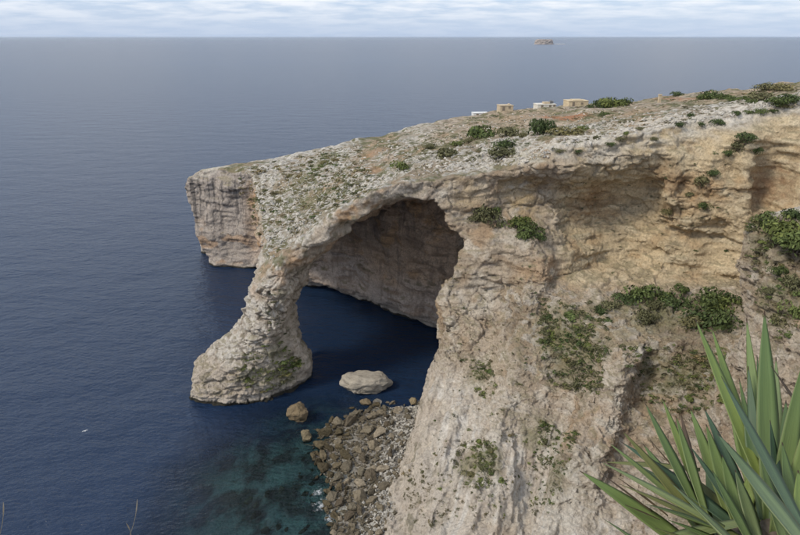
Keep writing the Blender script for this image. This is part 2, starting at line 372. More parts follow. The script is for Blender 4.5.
# ------------------------------------------------------------------ fine relief of the rock
def mesh_np(name, V, Q, smooth=False):
    me = bpy.data.meshes.new(name); me.vertices.add(len(V)); me.vertices.foreach_set('co', np.ascontiguousarray(V, dtype=np.float32).ravel())
    n = Q.shape[1]; me.loops.add(Q.size); me.loops.foreach_set('vertex_index', np.ascontiguousarray(Q, dtype=np.int32).ravel())
    me.polygons.add(len(Q)); me.polygons.foreach_set('loop_start', np.arange(0, Q.size, n, dtype=np.int32))
    if smooth: me.polygons.foreach_set('use_smooth', np.ones(len(Q), bool))
    me.update(calc_edges=True)
    return me
def link(name, me, mat=None, parent=None):
    o = bpy.data.objects.new(name, me); COL.objects.link(o)
    if mat is not None: me.materials.append(mat)
    if parent is not None: o.parent = parent
    return o
def tag(o, label=None, cat=None, group=None, kind=None):
    if label: o['label'] = label
    if cat: o['category'] = cat
    if group: o['group'] = group
    if kind: o['kind'] = kind
    return o

x, y, z = V[:, 0], V[:, 1], V[:, 2]
zt = ztop(x, y)
depth = zt - z                                             # metres under the upper surface
up = nrm[:, 2]
flat = sstep(0.45, 0.8, up) * sstep(3.5, 1.0, depth)       # the upper surface
cave = sstep(-47, -41, x) * sstep(13.5, 11.5, x) * sstep(109.5, 112, y) * sstep(2.0, 3.5, depth) * sstep(176, 168, y) * (z < 46)
cave *= 1 - sstep(-16, -19, x) * sstep(121, 118, y)
marl = sstep(15, 9.5, z) * sstep(104, 96, y) * sstep(-6, 2, x) * (1 - rocky(x, y, z))
recess = sstep(27, 32, x) * sstep(97, 102, y) * sstep(20, 25, z) * (1 - flat)
arch = sstep(8, 2, x) * sstep(121, 113, y)                 # leg and rim of the arch
qx, qy, qz = x + 1.3 * perlin(x / 4, y / 4, z / 4, 31), y + 1.3 * perlin(x / 4, y / 4, z / 4, 32), z + .5 * perlin(x / 4, y / 4, z / 4, 33)
b1, b2, bv = cells(qx / 3.1, qy / 3.1, qz / 1.9, 41)
s1, s2, sv = cells(qx / 1.25, qy / 1.25, qz / 0.85, 42)
fine = fbm(x / 1.6, y / 1.6, z / 1.2, 3, 51, 0.55)
mid = perlin(x / 3.2, y / 3.2, z / 2.6, 55)
tuft = fbm(x / 9, y / 9, z / 9, 2, 57)
side = 1 - flat
rough = np.clip(0.55 + 0.9 * perlin(x / 19, y / 19, z / 12, 58), 0.15, 1.2)
head_ = sstep(-40, -44, x) * sstep(150, 165, y)
blocky = side * (1 - 0.75 * marl) * (1 - .6 * head_) * (1 - 0.55 * cave) * rough
d = blocky * (1.0 * (bv - .5) - 0.5 * sstep(0.14, 0.0, b2 - b1) + 0.34 * (sv - .5) - 0.16 * sstep(.15, 0, s2 - s1))
d += side * (0.22 - 0.06 * marl) * fine + side * (0.25 - .15 * marl) * mid
_p = z / 0.8 + 1.2 * perlin(x / 8, y / 8, z / 8, 61) + 60; _k = np.floor(_p); _t = sstep(.7, 1, _p - _k)
bedf = perlin(_k * 5.7 + .3, x / 6, y / 6, 62) * (1 - _t) + perlin((_k + 1) * 5.7 + .3, x / 6, y / 6, 62) * _t
d += side * (1 - marl) * (0.42 + 0.2 * recess) * bedf
xs_ = x - .36 * y + .8 * perlin(x / 6, y / 6, z / 6, 67); d += marl * side * (0.34 - 1.25 * np.abs(perlin(xs_ / 2.2, y / 13, z / 11, 63)) + 0.30 * perlin(xs_ / .9, y / 4.5, z / 4.5, 66))
# worn limestone pavement on top: hummocks with hollows between
lap = flat * np.clip(0.65 + 0.9 * perlin(x / 14, y / 14, 0 * x, 64), 0.12, 1.1) * sstep(190, 150, y - 0.0 * x)
d += lap * (0.62 * (0.55 - s1) + 0.45 * (bv - .4) + 0.25 * fine) + flat * 0.10 * fine
d *= sstep(-2.4, 0.2, z)
V = V + nrm * (d * 0.95)[:, None]
# one more level where the rock is nearest and faces the viewer; its relief fades out at the border of that zone
def near_mask(P): return sstep(102, 98, P[:, 1]) * sstep(-46, -43, P[:, 0]) * sstep(-1.2, -.3, P[:, 2]) * sstep(30, 36, P[:, 1])
nv = normals(V, Q); vw = V - np.array([0, 0, HC]); vw /= np.linalg.norm(vw, axis=1)[:, None]
fsel = (near_mask(V)[Q].max(1) > 0) & ((nv * vw).sum(1)[Q].min(1) < 0.25)
print('quads', len(Q), 'refined', int(fsel.sum()))
Qa, Qb = Q[~fsel], Q[fsel]
bverts = np.zeros(len(V), bool); bverts[np.unique(Qa)] = True
V1, Q1 = compact(V, Qb); ids = np.unique(Qb); edge1 = bverts[ids]
n0 = len(V1); V2, Q2 = subdivide(V1, Q1)
E_ = np.concatenate([Q1[:, [0, 1]], Q1[:, [1, 2]], Q1[:, [2, 3]], Q1[:, [3, 0]]]); E_.sort(axis=1)
k_, c_ = np.unique(E_[:, 0].astype(np.int64) * n0 + E_[:, 1], return_counts=True)
fixed = np.zeros(len(V2), bool); fixed[:n0] = edge1; fixed[n0:n0 + len(k_)] = c_ == 1     # border points stay on the border
a_, b_ = k_[c_ == 1] // n0, k_[c_ == 1] % n0; fixed[a_] = True; fixed[b_] = True
n2_ = normals(V2, Q2); mk = near_mask(V2) * ~fixed
px_, py_, pz_ = V2[:, 0], V2[:, 1], V2[:, 2]
ml = sstep(15, 9.5, pz_) * sstep(104, 96, py_) * sstep(-6, 2, px_) * (1 - rocky(px_, py_, pz_)); lg_ = sstep(-12, -16, px_)
t1, t2, tv = cells((px_ + .4 * perlin(px_, py_, pz_, 201)) / .8, (py_ + .4 * perlin(px_, py_, pz_, 202)) / .8, pz_ / (.55 + .5 * ml), 203)
dd_ = (0.16 * (tv - .5) - .10 * sstep(.16, 0, t2 - t1)) * (1 - .35 * ml) + (.13 - .06 * ml) * fbm(px_ / .7, py_ / .7, pz_ / .6, 2, 204, .6)
dd_ += ml * (.12 - .42 * np.abs(perlin((px_ - .36 * py_ + .5 * perlin(px_ / 3, py_ / 3, pz_ / 3, 207)) / .95, py_ / 5, pz_ / 5, 205)))
pit = fbm(px_ / 1.9, py_ / 1.9, pz_ / 1.5, 2, 206); dd_ -= .28 * sstep(.22, .5, pit)
V2 = V2 + n2_ * (dd_ * mk * (1 - .45 * lg_))[:, None]
# original corner points keep their number, new points are appended
V = np.concatenate([V, V2[n0:]]); V[ids] = V2[:n0]
mp_ = np.concatenate([ids, len(V) - (len(V2) - n0) + np.arange(len(V2) - n0)])
Q = np.concatenate([Qa, mp_[Q2]])
def carry(A):
    A1 = A[ids]; em = (A1[k_ // n0] + A1[k_ % n0]) / 2; fm = A1[Q1].mean(1); return np.concatenate([A, em, fm])
flat, cave, marl, recess, arch, bv, sv, b1, b2, s1, s2, fine, tuft, side, rough, bedf, head_ = map(carry, (flat, cave, marl, recess, arch, bv, sv, b1, b2, s1, s2, fine, tuft, side, rough, bedf, head_))
nrm2 = normals(V, Q)
print('relief', round(time.time() - T0, 1))
cliff_me = mesh_np('cliff', V, Q)
cliff = link('cliff', cliff_me)
cliff['kind'] = 'structure'
bpy.context.view_layer.update()
def hit(u, v):
    dd = Vector(ray(u, v)).normalized()
    ok, loc, no, _ = cliff.ray_cast(Vector((0, 0, HC)), dd)
    return (loc, no) if ok else (None, None)

# ------------------------------------------------------------------ colour of the rock (kept with the vertices)
def srgb(r, g, b):
    c = np.array([r, g, b], np.float64) / 255.; return np.where(c <= .04045, c / 12.92, ((c + .055) / 1.055) ** 2.4)
def lerp(c, col, m): return c + (np.asarray(col, np.float32) - c) * np.clip(m, 0, 1)[:, None]
x, y, z = V[:, 0], V[:, 1], V[:, 2]; up = nrm2[:, 2]
n1 = fbm(x / 7, y / 7, z / 5, 3, 71); n2 = fbm(x / 2.2, y / 2.2, z / 1.6, 2, 72); n3 = fbm(x / 22, y / 22, z / 14, 2, 73)
_ms = sstep(15, 9.5, z) * sstep(104, 96, y) * sstep(-6, 2, x)
streak = fbm((x - .36 * y * _ms) / 1.3, y / (1.3 + 7 * _ms), z / 11, 3, 74)
C = np.tile(np.array([0.47, 0.39, 0.30], np.float32), (len(V), 1))
C = lerp(C, (0.55, 0.485, 0.40), sstep(-.1, .5, n1))
C = lerp(C, (0.40, 0.27, 0.16), 0.7 * sstep(.1, .55, fbm(x / 11, y / 11, z / 6, 3, 75)))          # iron stain
C = lerp(C, (0.28, 0.235, 0.20), 0.55 * sstep(.15, .6, n2) * side)
C = lerp(C, (0.34, 0.25, 0.165), 0.6 * sstep(.12, .45, fbm(x / 4.5, y / 4.5, z / 2.2, 2, 79)) * side)
C = lerp(C, (0.60, 0.55, 0.47), 0.6 * sstep(.15, .45, fbm(x / 3.5, y / 3.5, z / 3, 2, 80)) * side)
# yellow globigerina limestone of the recess
C = lerp(C, (0.61, 0.49, 0.315), 0.88 * recess)
C = lerp(C, (0.62, 0.52, 0.36), recess * sstep(0, .4, bedf))
C = lerp(C, (0.42, 0.28, 0.15), recess * 0.5 * sstep(.2, .55, n1))
# harder broken patches in the lower cliff
rk = rocky(x, y, z) * side
C = lerp(C, (0.40, 0.315, 0.22), 0.75 * rk)
C = lerp(C, (0.50, 0.45, 0.385), rk * sstep(.45, .75, sv))
C = lerp(C, (0.24, 0.185, 0.125), rk * .7 * sstep(.1, .4, n1))
# pale pinkish marl below
C = lerp(C, (0.575, 0.52, 0.45), 0.85 * marl)
C = lerp(C, (0.66, 0.625, 0.57), marl * 0.8 * sstep(.0, .4, streak))
C = lerp(C, (0.42, 0.335, 0.255), marl * 0.55 * sstep(.05, .5, -n1))
# headland block: grey-pink with dark vertical streaks
head = sstep(-40, -44, x) * sstep(150, 165, y) * side
C = lerp(C, (0.42, 0.37, 0.33), 0.9 * head)
C = lerp(C, (0.13, 0.12, 0.115), head * 0.8 * sstep(.08, .38, fbm(x / 1.1, y / 1.6, z / 30, 3, 76)) * sstep(6, 18, z + 4 * n1))
C = lerp(C, (0.45, 0.30, 0.19), head * 0.75 * sstep(.1, .4, n1) * sstep(16, 8, z))
# walls of the cave
C = lerp(C, (0.56, 0.41, 0.295), 0.92 * cave)
C = lerp(C, (0.56, 0.36, 0.20), cave * sstep(.05, .5, n1) * 0.9)
C = lerp(C, (0.50, 0.425, 0.37), cave * 0.85 * sstep(15, 8, z + 5 * n3))
C = lerp(C, (0.30, 0.23, 0.18), cave * 0.6 * sstep(.2, .5, streak))
C = lerp(C, (0.30, 0.20, 0.13), cave * .5 * sstep(.1, .4, bedf))
C = lerp(C, (0.40, 0.36, 0.32), cave * 0.6 * sstep(4.0, 1.5, z + 2 * n1))
# face of the arch
C = lerp(C, (0.50, 0.44, 0.37), 0.75 * arch * side)
C = lerp(C, (0.17, 0.155, 0.10), 0.6 * arch * side * sstep(.22, .4, fbm(x / 2, y / 2, z / 2, 2, 78)))
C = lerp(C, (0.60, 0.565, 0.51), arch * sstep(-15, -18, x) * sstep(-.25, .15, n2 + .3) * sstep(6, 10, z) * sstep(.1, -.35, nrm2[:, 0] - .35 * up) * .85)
C = lerp(C, (0.47, 0.27, 0.13), arch * side * 0.45 * sstep(.2, .55, n1) * sstep(16, 24, z))
# upper surface: bare pale limestone, thin soil, dry herbs
bare = sstep(-.28, .18, perlin(x / 14, y / 14, 0 * x, 64) + .5 * n2 + 0.25 * fine)
Ct = np.tile(np.array([0.325, 0.265, 0.20], np.float32), (len(V), 1))
Ct = lerp(Ct, (0.40, 0.30, 0.205), sstep(-.1, .4, n3))
Ct = lerp(Ct, (0.17, 0.165, 0.09), 0.85 * sstep(.05, .35, tuft + .4 * n2))
herb = fbm(x / 2.6, y / 2.6, z / 2.6, 3, 77, .6)
inland = sstep(134, 158, y - 0.45 * np.clip(x, 0, 90) * 0.35) * sstep(-5, 22, x)
Ct = lerp(Ct, (0.58, 0.55, 0.50), bare * (1 - 0.8 * inland))
Ct = lerp(Ct, (0.30, 0.285, 0.265), bare * 0.8 * sstep(.1, .5, n2) * (1 - inland))
Ct = lerp(Ct, (0.20, 0.185, 0.12), 0.7 * sstep(.10, .0, s2 - s1) * (1 - inland))
Ct = lerp(Ct, (0.44, 0.345, 0.25), inland * 0.6 * sstep(.0, .5, n2))
rimw = sstep(132, 114, y) * sstep(10, 22, x)
Ct = lerp(Ct, (0.66, 0.61, 0.53), 0.75 * rimw * sstep(-.35, .1, n2 + .5 * n1))
Ct = lerp(Ct, (0.125, 0.125, 0.062), (1 - .75 * rimw) * 0.85 * sstep(.16, .34, herb + .35 * n3))
Ct = lerp(Ct, (0.22, 0.18, 0.115), (1 - .7 * rimw) * 0.6 * sstep(.18, .36, -herb))
C = C + (Ct - C) * flat[:, None]
# ledges on the faces gather soil and herbs
led = (1 - flat) * sstep(.45, .75, up) * (1 - 0.75 * marl)
C = lerp(C, (0.235, 0.205, 0.13), 0.7 * led * sstep(-.2, .3, n2))
C = lerp(C, (0.24, 0.20, 0.16), 0.45 * side * (1 - marl) * sstep(.10, .0, b2 - b1) * rough)
# tide line
C = lerp(C, (0.50, 0.45, 0.39), sstep(1.9, 1.3, z + .3 * n1) * 0.6)
C = lerp(C, (0.045, 0.042, 0.033), sstep(.75, .45, z + .25 * n2))
C *= (1 + 0.16 * n2 + 0.10 * fine)[:, None]

def blot(u, v, r, col, amt=0.75, rag=0.5):
    """a stain or soil patch of radius r metres on the rock, where it lies"""
    global C
    loc, _ = hit(u, v)
    if loc is None: return
    i = np.nonzero((np.abs(x - loc.x) < 2.6 * r) & (np.abs(y - loc.y) < 2.6 * r) & (np.abs(z - loc.z) < 2.6 * r))[0]
    q = np.sqrt((x[i] - loc.x) ** 2 + (y[i] - loc.y) ** 2 + ((z[i] - loc.z) * 1.2) ** 2) / r + rag * n1[i] + 0.8 * n2[i]
    C[i] = lerp(C[i], col, amt * sstep(1.2, .55, q) * np.clip(.75 + .9 * n2[i], .1, 1))
RED, SOIL, OCH, OLIVE, PALE = (0.36, 0.165, 0.085), (0.39, 0.285, 0.19), (0.42, 0.25, 0.12), (0.20, 0.19, 0.105), (0.60, 0.56, 0.49)
for a in [(548, 117, 4, RED), (562, 118, 4, RED), (577, 116, 4, RED), (672, 98, 5, RED), (690, 98, 6, RED), (703, 97, 4, RED), (520, 116, 7, SOIL), (600, 119, 8, SOIL), (640, 112, 7, SOIL),
          (376, 150, 4.5, (0.40, 0.27, 0.18)), (384, 160, 4.5, (0.36, 0.27, 0.19)), (368, 155, 3, (0.46, 0.27, 0.15)), (375, 170, 3, (0.42, 0.26, 0.15)),
          (345, 215, 2.2, OCH), (352, 208, 1.8, OCH), (296, 262, 2.2, OCH), (700, 190, 5, (0.40, 0.25, 0.13)), (770, 185, 6, (0.27, 0.155, 0.085)), (665, 180, 4, (0.27, 0.17, 0.09)), (590, 200, 5, (0.36, 0.22, 0.11)),
          (520, 195, 5, (0.48, 0.36, 0.20)), (470, 195, 4, (0.47, 0.37, 0.24)), (610, 150, 5, (0.47, 0.41, 0.33)), (570, 165, 5, (0.45, 0.37, 0.28)),
          (330, 158, 4.5, OLIVE), (318, 166, 4, OLIVE), (300, 178, 3.5, OLIVE), (285, 190, 3, OLIVE), (310, 195, 3, OLIVE), (265, 372, 3.4, OLIVE), (275, 352, 2.2, OLIVE), (245, 378, 2, OLIVE), (283, 377, 2.4, OLIVE),
          (560, 320, 4.5, OLIVE), (575, 370, 4, OLIVE), (560, 345, 4, OLIVE), (590, 350, 4, OLIVE), (475, 465, 3.5, OLIVE), (490, 455, 2.5, OLIVE), (480, 375, 2.6, OLIVE), (550, 480, 4, OLIVE), (540, 435, 3, OLIVE),
          (650, 315, 6, OLIVE), (690, 315, 7, OLIVE), (700, 370, 4, OLIVE), (660, 370, 4, OLIVE), (785, 235, 5, OLIVE), (780, 300, 4, OLIVE), (638, 350, 2.2, PALE), (630, 375, 2.4, PALE), (620, 400, 2.6, PALE), (608, 425, 2.6, PALE), (592, 450, 2.6, PALE), (580, 475, 2.6, PALE), (568, 505, 2.6, PALE), (556, 528, 2.4, PALE), (510, 400, 2.2, PALE), (500, 440, 2.2, PALE), (490, 490, 2.2, PALE), (200, 171, 3, PALE), (212, 168, 3, PALE), (225, 166, 3, PALE), (650, 135, 4, PALE), (600, 148, 4, PALE), (690, 128, 4, PALE)]:
    blot(*a)
C = np.clip(C, 0.01, 0.9)
at = cliff_me.attributes.new('rock_colour', 'FLOAT_COLOR', 'POINT')
at.data.foreach_set('color', np.concatenate([C, np.ones((len(C), 1))], 1).astype(np.float32).ravel())
print('colour', round(time.time() - T0, 1))

# ------------------------------------------------------------------ materials
def new_mat(name):
    m = bpy.data.materials.new(name); m.use_nodes = True
    return m, m.node_tree.nodes, m.node_tree.links, m.node_tree.nodes['Principled BSDF']
def noise_node(N, L, vec, scale, detail=4, rough=.55):
    n = N.new('ShaderNodeTexNoise'); n.inputs['Scale'].default_value = scale; n.inputs['Detail'].default_value = detail; n.inputs['Roughness'].default_value = rough
    if vec is not None: L.new(vec, n.inputs['Vector'])
    return n
def ramp(N, L, src, stops):
    r = N.new('ShaderNodeValToRGB'); L.new(src, r.inputs[0]); e = r.color_ramp.elements
    while len(e) < len(stops): e.new(.5)
    for q, (p, c) in zip(e, stops): q.position = p; q.color = (*c, 1) if len(c) == 3 else c
    return r
def mixc(N, L, fac, a, b, blend='MIX'):
    m = N.new('ShaderNodeMix'); m.data_type = 'RGBA'; m.blend_type = blend
    for s, i in ((fac, 'Factor'), (a, 'A'), (b, 'B')):
        if hasattr(s, 'links'): L.new(s, m.inputs[i])
        elif i == 'Factor': m.inputs[i].default_value = s
        else: m.inputs[i].default_value = (*s, 1)
    return m.outputs['Result']
def math_n(N, L, op, a, b=None, c=None):
    m = N.new('ShaderNodeMath'); m.operation = op
    for i, s in enumerate((a, b, c)):
        if s is None: continue
        if hasattr(s, 'links'): L.new(s, m.inputs[i])
        else: m.inputs[i].default_value = s
    return m.outputs[0]

def rock_material(name, attr=None, tint=(0.4, 0.35, 0.28), scale=1.0, vary=False):
    m, N, L, P = new_mat(name)
    tcn = N.new('ShaderNodeTexCoord'); vec = tcn.outputs['Object']
    if attr:
        a = N.new('ShaderNodeAttribute'); a.attribute_name = attr; col = a.outputs['Color']
    else:
        rgb = N.new('ShaderNodeRGB'); rgb.outputs[0].default_value = (*tint, 1); col = rgb.outputs[0]
        if vary:
            oi = N.new('ShaderNodeObjectInfo')
            col = mixc(N, L, 1.0, col, ramp(N, L, oi.outputs['Random'], [(0, (.55, .5, .45)), (.35, (.85, .85, .8)), (.7, (1.15, 1.1, 1.0)), (1, (1.6, 1.55, 1.5))]).outputs[0], 'MULTIPLY')
    fn = noise_node(N, L, vec, 2.6 * scale, 8, .66)
    col = mixc(N, L, 1.0, col, ramp(N, L, fn.outputs['Fac'], [(.30, (.60, .58, .55)), (.47, (.97, .96, .95)), (.70, (1.24, 1.23, 1.21))]).outputs[0], 'MULTIPLY')
    sp = noise_node(N, L, vec, 7.5 * scale, 3, .6)      # dark lichen specks
    col = mixc(N, L, ramp(N, L, sp.outputs['Fac'], [(.63, (0, 0, 0)), (.72, (.45, .45, .45))]).outputs[0], col, (0.12, 0.105, 0.085))
    L.new(col, P.inputs['Base Color']); P.inputs['Roughness'].default_value = 0.95; P.inputs['Specular IOR Level'].default_value = 0.15
    mpn = N.new('ShaderNodeMapping'); mpn.inputs['Scale'].default_value = (1, 1, .55); L.new(vec, mpn.inputs['Vector'])
    bn = noise_node(N, L, mpn.outputs[0], 1.1 * scale, 10, .72)
    vo = N.new('ShaderNodeTexVoronoi'); vo.feature = 'DISTANCE_TO_EDGE'; vo.inputs['Scale'].default_value = 0.95 * scale
    wv = noise_node(N, L, vec, 1.2 * scale, 3); wadd = N.new('ShaderNodeVectorMath'); wadd.operation = 'ADD'; L.new(vec, wadd.inputs[0]); L.new(wv.outputs['Color'], wadd.inputs[1])
    L.new(wadd.outputs[0], vo.inputs['Vector'])
    vr = N.new('ShaderNodeMapRange'); vr.inputs['From Max'].default_value = .10; L.new(vo.outputs['Distance'], vr.inputs['Value'])
    hsum = math_n(N, L, 'MULTIPLY_ADD', vr.outputs[0], 0.07, bn.outputs['Fac'])
    bp = N.new('ShaderNodeBump'); bp.inputs['Strength'].default_value = 1.0; bp.inputs['Distance'].default_value = 0.75 / scale
    L.new(hsum, bp.inputs['Height']); L.new(bp.outputs[0], P.inputs['Normal'])
    return m
cliff_me.materials.append(rock_material('limestone', 'rock_colour'))
# ------------------------------------------------------------------ sea, sea bed and beach
WATERLINE = px(0, (440, 400), (395, 404), (362, 409), (338, 420), (322, 436), (322, 455), (330, 480), (330, 510), (338, 540), (342, 600))
BEACH = WATERLINE + [(30, 50), (30, 110)]
def sd_points(poly, px_, py_):
    d = np.full(px_.shape, 1e9); s = np.zeros(px_.shape, bool); n = len(poly)
    for i in range(n):
        ax, ay = poly[i]; bx, by = poly[(i + 1) % n]; ex, ey = bx - ax, by - ay; wx, wy = px_ - ax, py_ - ay
        t = np.clip((wx * ex + wy * ey) / (ex * ex + ey * ey + 1e-9), 0, 1)
        d = np.minimum(d, (wx - ex * t) ** 2 + (wy - ey * t) ** 2)
        if ay != by: s ^= ((ay > py_) != (by > py_)) & (px_ < (bx - ax) * (py_ - ay) / (by - ay) + ax)
    d = np.sqrt(d); return np.where(s, -d, d)
def beach_z(px_, py_):
    d = sd_points(BEACH, px_, py_)
    inl = np.minimum(-np.minimum(d, 0) * 0.11, 1.1)
    off = np.maximum(d, 0); deep = -np.minimum(off * 0.10 + 0.006 * off ** 2, 16)
    n = perlin(px_ / 3.0, py_ / 3.0, 0 * px_, 81) * 0.35 + perlin(px_ / 9.0, py_ / 9.0, 0 * px_, 82) * 0.6 * np.clip(off / 6, 0, 1.6)
    return inl + deep + n - 0.05
bx_ = np.arange(-56, 26, .5); by_ = np.arange(34, 132, .5)
BX, BY = np.meshgrid(bx_, by_, indexing='ij')
BZ = beach_z(BX, BY)
BV = np.stack([BX.ravel(), BY.ravel(), BZ.ravel()], 1)
ii = np.arange(BX.size).reshape(BX.shape)
BQ = np.stack([ii[:-1, :-1].ravel(), ii[1:, :-1].ravel(), ii[1:, 1:].ravel(), ii[:-1, 1:].ravel()], 1)
beach_me = mesh_np('beach', BV, BQ, True)
m, N, L, P = new_mat('shingle')
tcn = N.new('ShaderNodeTexCoord'); geo = N.new('ShaderNodeNewGeometry'); sp = N.new('ShaderNodeSeparateXYZ'); L.new(geo.outputs['Position'], sp.inputs[0])
vo = N.new('ShaderNodeTexVoronoi'); vo.inputs['Scale'].default_value = 2.2; L.new(tcn.outputs['Object'], vo.inputs['Vector'])
stone = mixc(N, L, ramp(N, L, vo.outputs['Color'], [(0, (0, 0, 0)), (1, (1, 1, 1))]).outputs[0], (0.11, 0.095, 0.075), (0.27, 0.245, 0.205))
pn = noise_node(N, L, tcn.outputs['Object'], 0.22, 4)
bed = mixc(N, L, ramp(N, L, pn.outputs['Fac'], [(.42, (0, 0, 0)), (.56, (1, 1, 1))]).outputs[0], (0.085, 0.065, 0.055), (0.27, 0.28, 0.25))
mr = N.new('ShaderNodeMapRange'); mr.inputs['From Min'].default_value = -.5; mr.inputs['From Max'].default_value = .5; L.new(sp.outputs['Z'], mr.inputs['Value'])
L.new(mixc(N, L, mr.outputs[0], bed, stone), P.inputs['Base Color']); P.inputs['Roughness'].default_value = .85
bp = N.new('ShaderNodeBump'); bp.inputs['Distance'].default_value = .3; L.new(vo.outputs['Distance'], bp.inputs['Height']); bp.invert = True; L.new(bp.outputs[0], P.inputs['Normal'])
tag(link('beach', beach_me, m), kind='structure')

sea_me = bpy.data.meshes.new('sea'); R_ = 150000
sea_me.from_pydata([(-R_, -400, 0), (R_, -400, 0), (R_, R_, 0), (-R_, R_, 0)], [], [(0, 1, 2, 3)])
m, N, L, P = new_mat('sea_water')
geo = N.new('ShaderNodeNewGeometry'); pos = geo.outputs['Position']
mp = N.new('ShaderNodeMapping'); mp.inputs['Rotation'].default_value = (0, 0, math.radians(24)); mp.inputs['Scale'].default_value = (0.55, 1.0, 1.0); L.new(pos, mp.inputs['Vector'])
w1 = noise_node(N, L, mp.outputs[0], 0.085, 3, .5); w2 = noise_node(N, L, mp.outputs[0], 0.42, 4, .6); w3 = noise_node(N, L, mp.outputs[0], 1.7, 3, .6)
hh = math_n(N, L, 'MULTIPLY_ADD', w1.outputs['Fac'], 2.2, math_n(N, L, 'MULTIPLY_ADD', w2.outputs['Fac'], 1.0, math_n(N, L, 'MULTIPLY', w3.outputs['Fac'], 0.38)))
bp = N.new('ShaderNodeBump'); bp.inputs['Strength'].default_value = 1.0; bp.inputs['Distance'].default_value = 0.55; L.new(hh, bp.inputs['Height'])
P.inputs['Base Color'].default_value = (0.010, 0.024, 0.057, 1); P.inputs['Roughness'].default_value = 0.27; P.inputs['IOR'].default_value = 1.33
L.new(bp.outputs[0], P.inputs['Normal'])
# clear shallow water off the beach: one looks through it
sx = N.new('ShaderNodeSeparateXYZ'); L.new(pos, sx.inputs[0])
ex = math_n(N, L, 'DIVIDE', math_n(N, L, 'ADD', sx.outputs['X'], 16.0), 27.0); ey = math_n(N, L, 'DIVIDE', math_n(N, L, 'SUBTRACT', sx.outputs['Y'], 74.0), 33.0)
rr = math_n(N, L, 'SQRT', math_n(N, L, 'ADD', math_n(N, L, 'MULTIPLY', ex, ex), math_n(N, L, 'MULTIPLY', ey, ey)))
rr = math_n(N, L, 'ADD', rr, math_n(N, L, 'MULTIPLY', w1.outputs['Fac'], 0.5))
sh = N.new('ShaderNodeMapRange'); sh.interpolation_type = 'SMOOTHSTEP'; sh.inputs['From Min'].default_value = 1.32; sh.inputs['From Max'].default_value = .55; L.new(rr, sh.inputs['Value'])
tr = N.new('ShaderNodeBsdfTransparent'); tr.inputs[0].default_value = (0.34, 0.52, 0.56, 1)
gl = N.new('ShaderNodeBsdfGlossy'); gl.inputs['Roughness'].default_value = .13; L.new(bp.outputs[0], gl.inputs['Normal'])
fr = N.new('ShaderNodeFresnel'); fr.inputs['IOR'].default_value = 1.33; L.new(bp.outputs[0], fr.inputs['Normal'])
clear = N.new('ShaderNodeMixShader'); L.new(fr.outputs[0], clear.inputs[0]); L.new(tr.outputs[0], clear.inputs[1]); L.new(gl.outputs[0], clear.inputs[2])
ms = N.new('ShaderNodeMixShader'); L.new(sh.outputs[0], ms.inputs[0]); L.new(P.outputs[0], ms.inputs[1]); L.new(clear.outputs[0], ms.inputs[2])
# foam where small waves break on the boulders
foam = N.new('ShaderNodeBsdfDiffuse'); foam.inputs[0].default_value = (.8, .82, .84, 1)
f1 = noise_node(N, L, pos, 1.5, 8, .8)
fmask = 0
for fx, fy, fr_ in [(*atz(322, 505, 0), 2.4), (*atz(318, 492, 0), 1.8), (*atz(330, 518, 0), 2.0)]:
    ddx = math_n(N, L, 'SUBTRACT', sx.outputs['X'], fx); ddy = math_n(N, L, 'SUBTRACT', sx.outputs['Y'], fy)
    q = math_n(N, L, 'SUBTRACT', 1.0, math_n(N, L, 'DIVIDE', math_n(N, L, 'SQRT', math_n(N, L, 'ADD', math_n(N, L, 'MULTIPLY', ddx, ddx), math_n(N, L, 'MULTIPLY', ddy, ddy))), fr_))
    fmask = q if fmask == 0 else math_n(N, L, 'MAXIMUM', fmask, q)
fm = N.new('ShaderNodeMapRange'); fm.inputs['From Min'].default_value = .66; fm.inputs['From Max'].default_value = .95
L.new(math_n(N, L, 'ADD', math_n(N, L, 'MULTIPLY', math_n(N, L, 'MAXIMUM', fmask, 0.0), 0.27), f1.outputs['Fac']), fm.inputs['Value'])
fmm = math_n(N, L, 'MULTIPLY', fm.outputs[0], math_n(N, L, 'GREATER_THAN', fmask, 0.0))
ms2 = N.new('ShaderNodeMixShader'); L.new(fmm, ms2.inputs[0]); L.new(ms.outputs[0], ms2.inputs[1]); L.new(foam.outputs[0], ms2.inputs[2])
L.new(ms2.outputs[0], N['Material Output'].inputs['Surface'])
tag(link('sea', sea_me, m), kind='structure')
# ------------------------------------------------------------------ shrubs
def leaf_material(name, dark, light):
    m, N, L, P = new_mat(name)
    a = N.new('ShaderNodeAttribute'); a.attribute_name = 'tone'
    oi = N.new('ShaderNodeObjectInfo')
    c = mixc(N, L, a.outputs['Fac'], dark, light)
    c = mixc(N, L, 1.0, c, ramp(N, L, oi.outputs['Random'], [(0, (.72, .74, .70)), (.5, (1, 1, 1)), (1, (1.25, 1.12, .95))]).outputs[0], 'MULTIPLY')
    L.new(c, P.inputs['Base Color']); P.inputs['Roughness'].default_value = .75; P.inputs['Specular IOR Level'].default_value = .2
    return m
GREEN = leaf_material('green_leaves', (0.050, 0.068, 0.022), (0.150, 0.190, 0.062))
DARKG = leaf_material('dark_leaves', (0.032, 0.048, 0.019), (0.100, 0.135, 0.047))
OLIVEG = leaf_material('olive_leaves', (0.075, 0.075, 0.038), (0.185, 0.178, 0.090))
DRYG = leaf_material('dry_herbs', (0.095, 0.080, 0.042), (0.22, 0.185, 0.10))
m_bark, N, L, P = new_mat('bark'); P.inputs['Roughness'].default_value = .9
bk = noise_node(N, L, None, 9, 4); L.new(ramp(N, L, bk.outputs['Fac'], [(.3, (.07, .055, .04)), (.7, (.16, .13, .10))]).outputs[0], P.inputs['Base Color'])
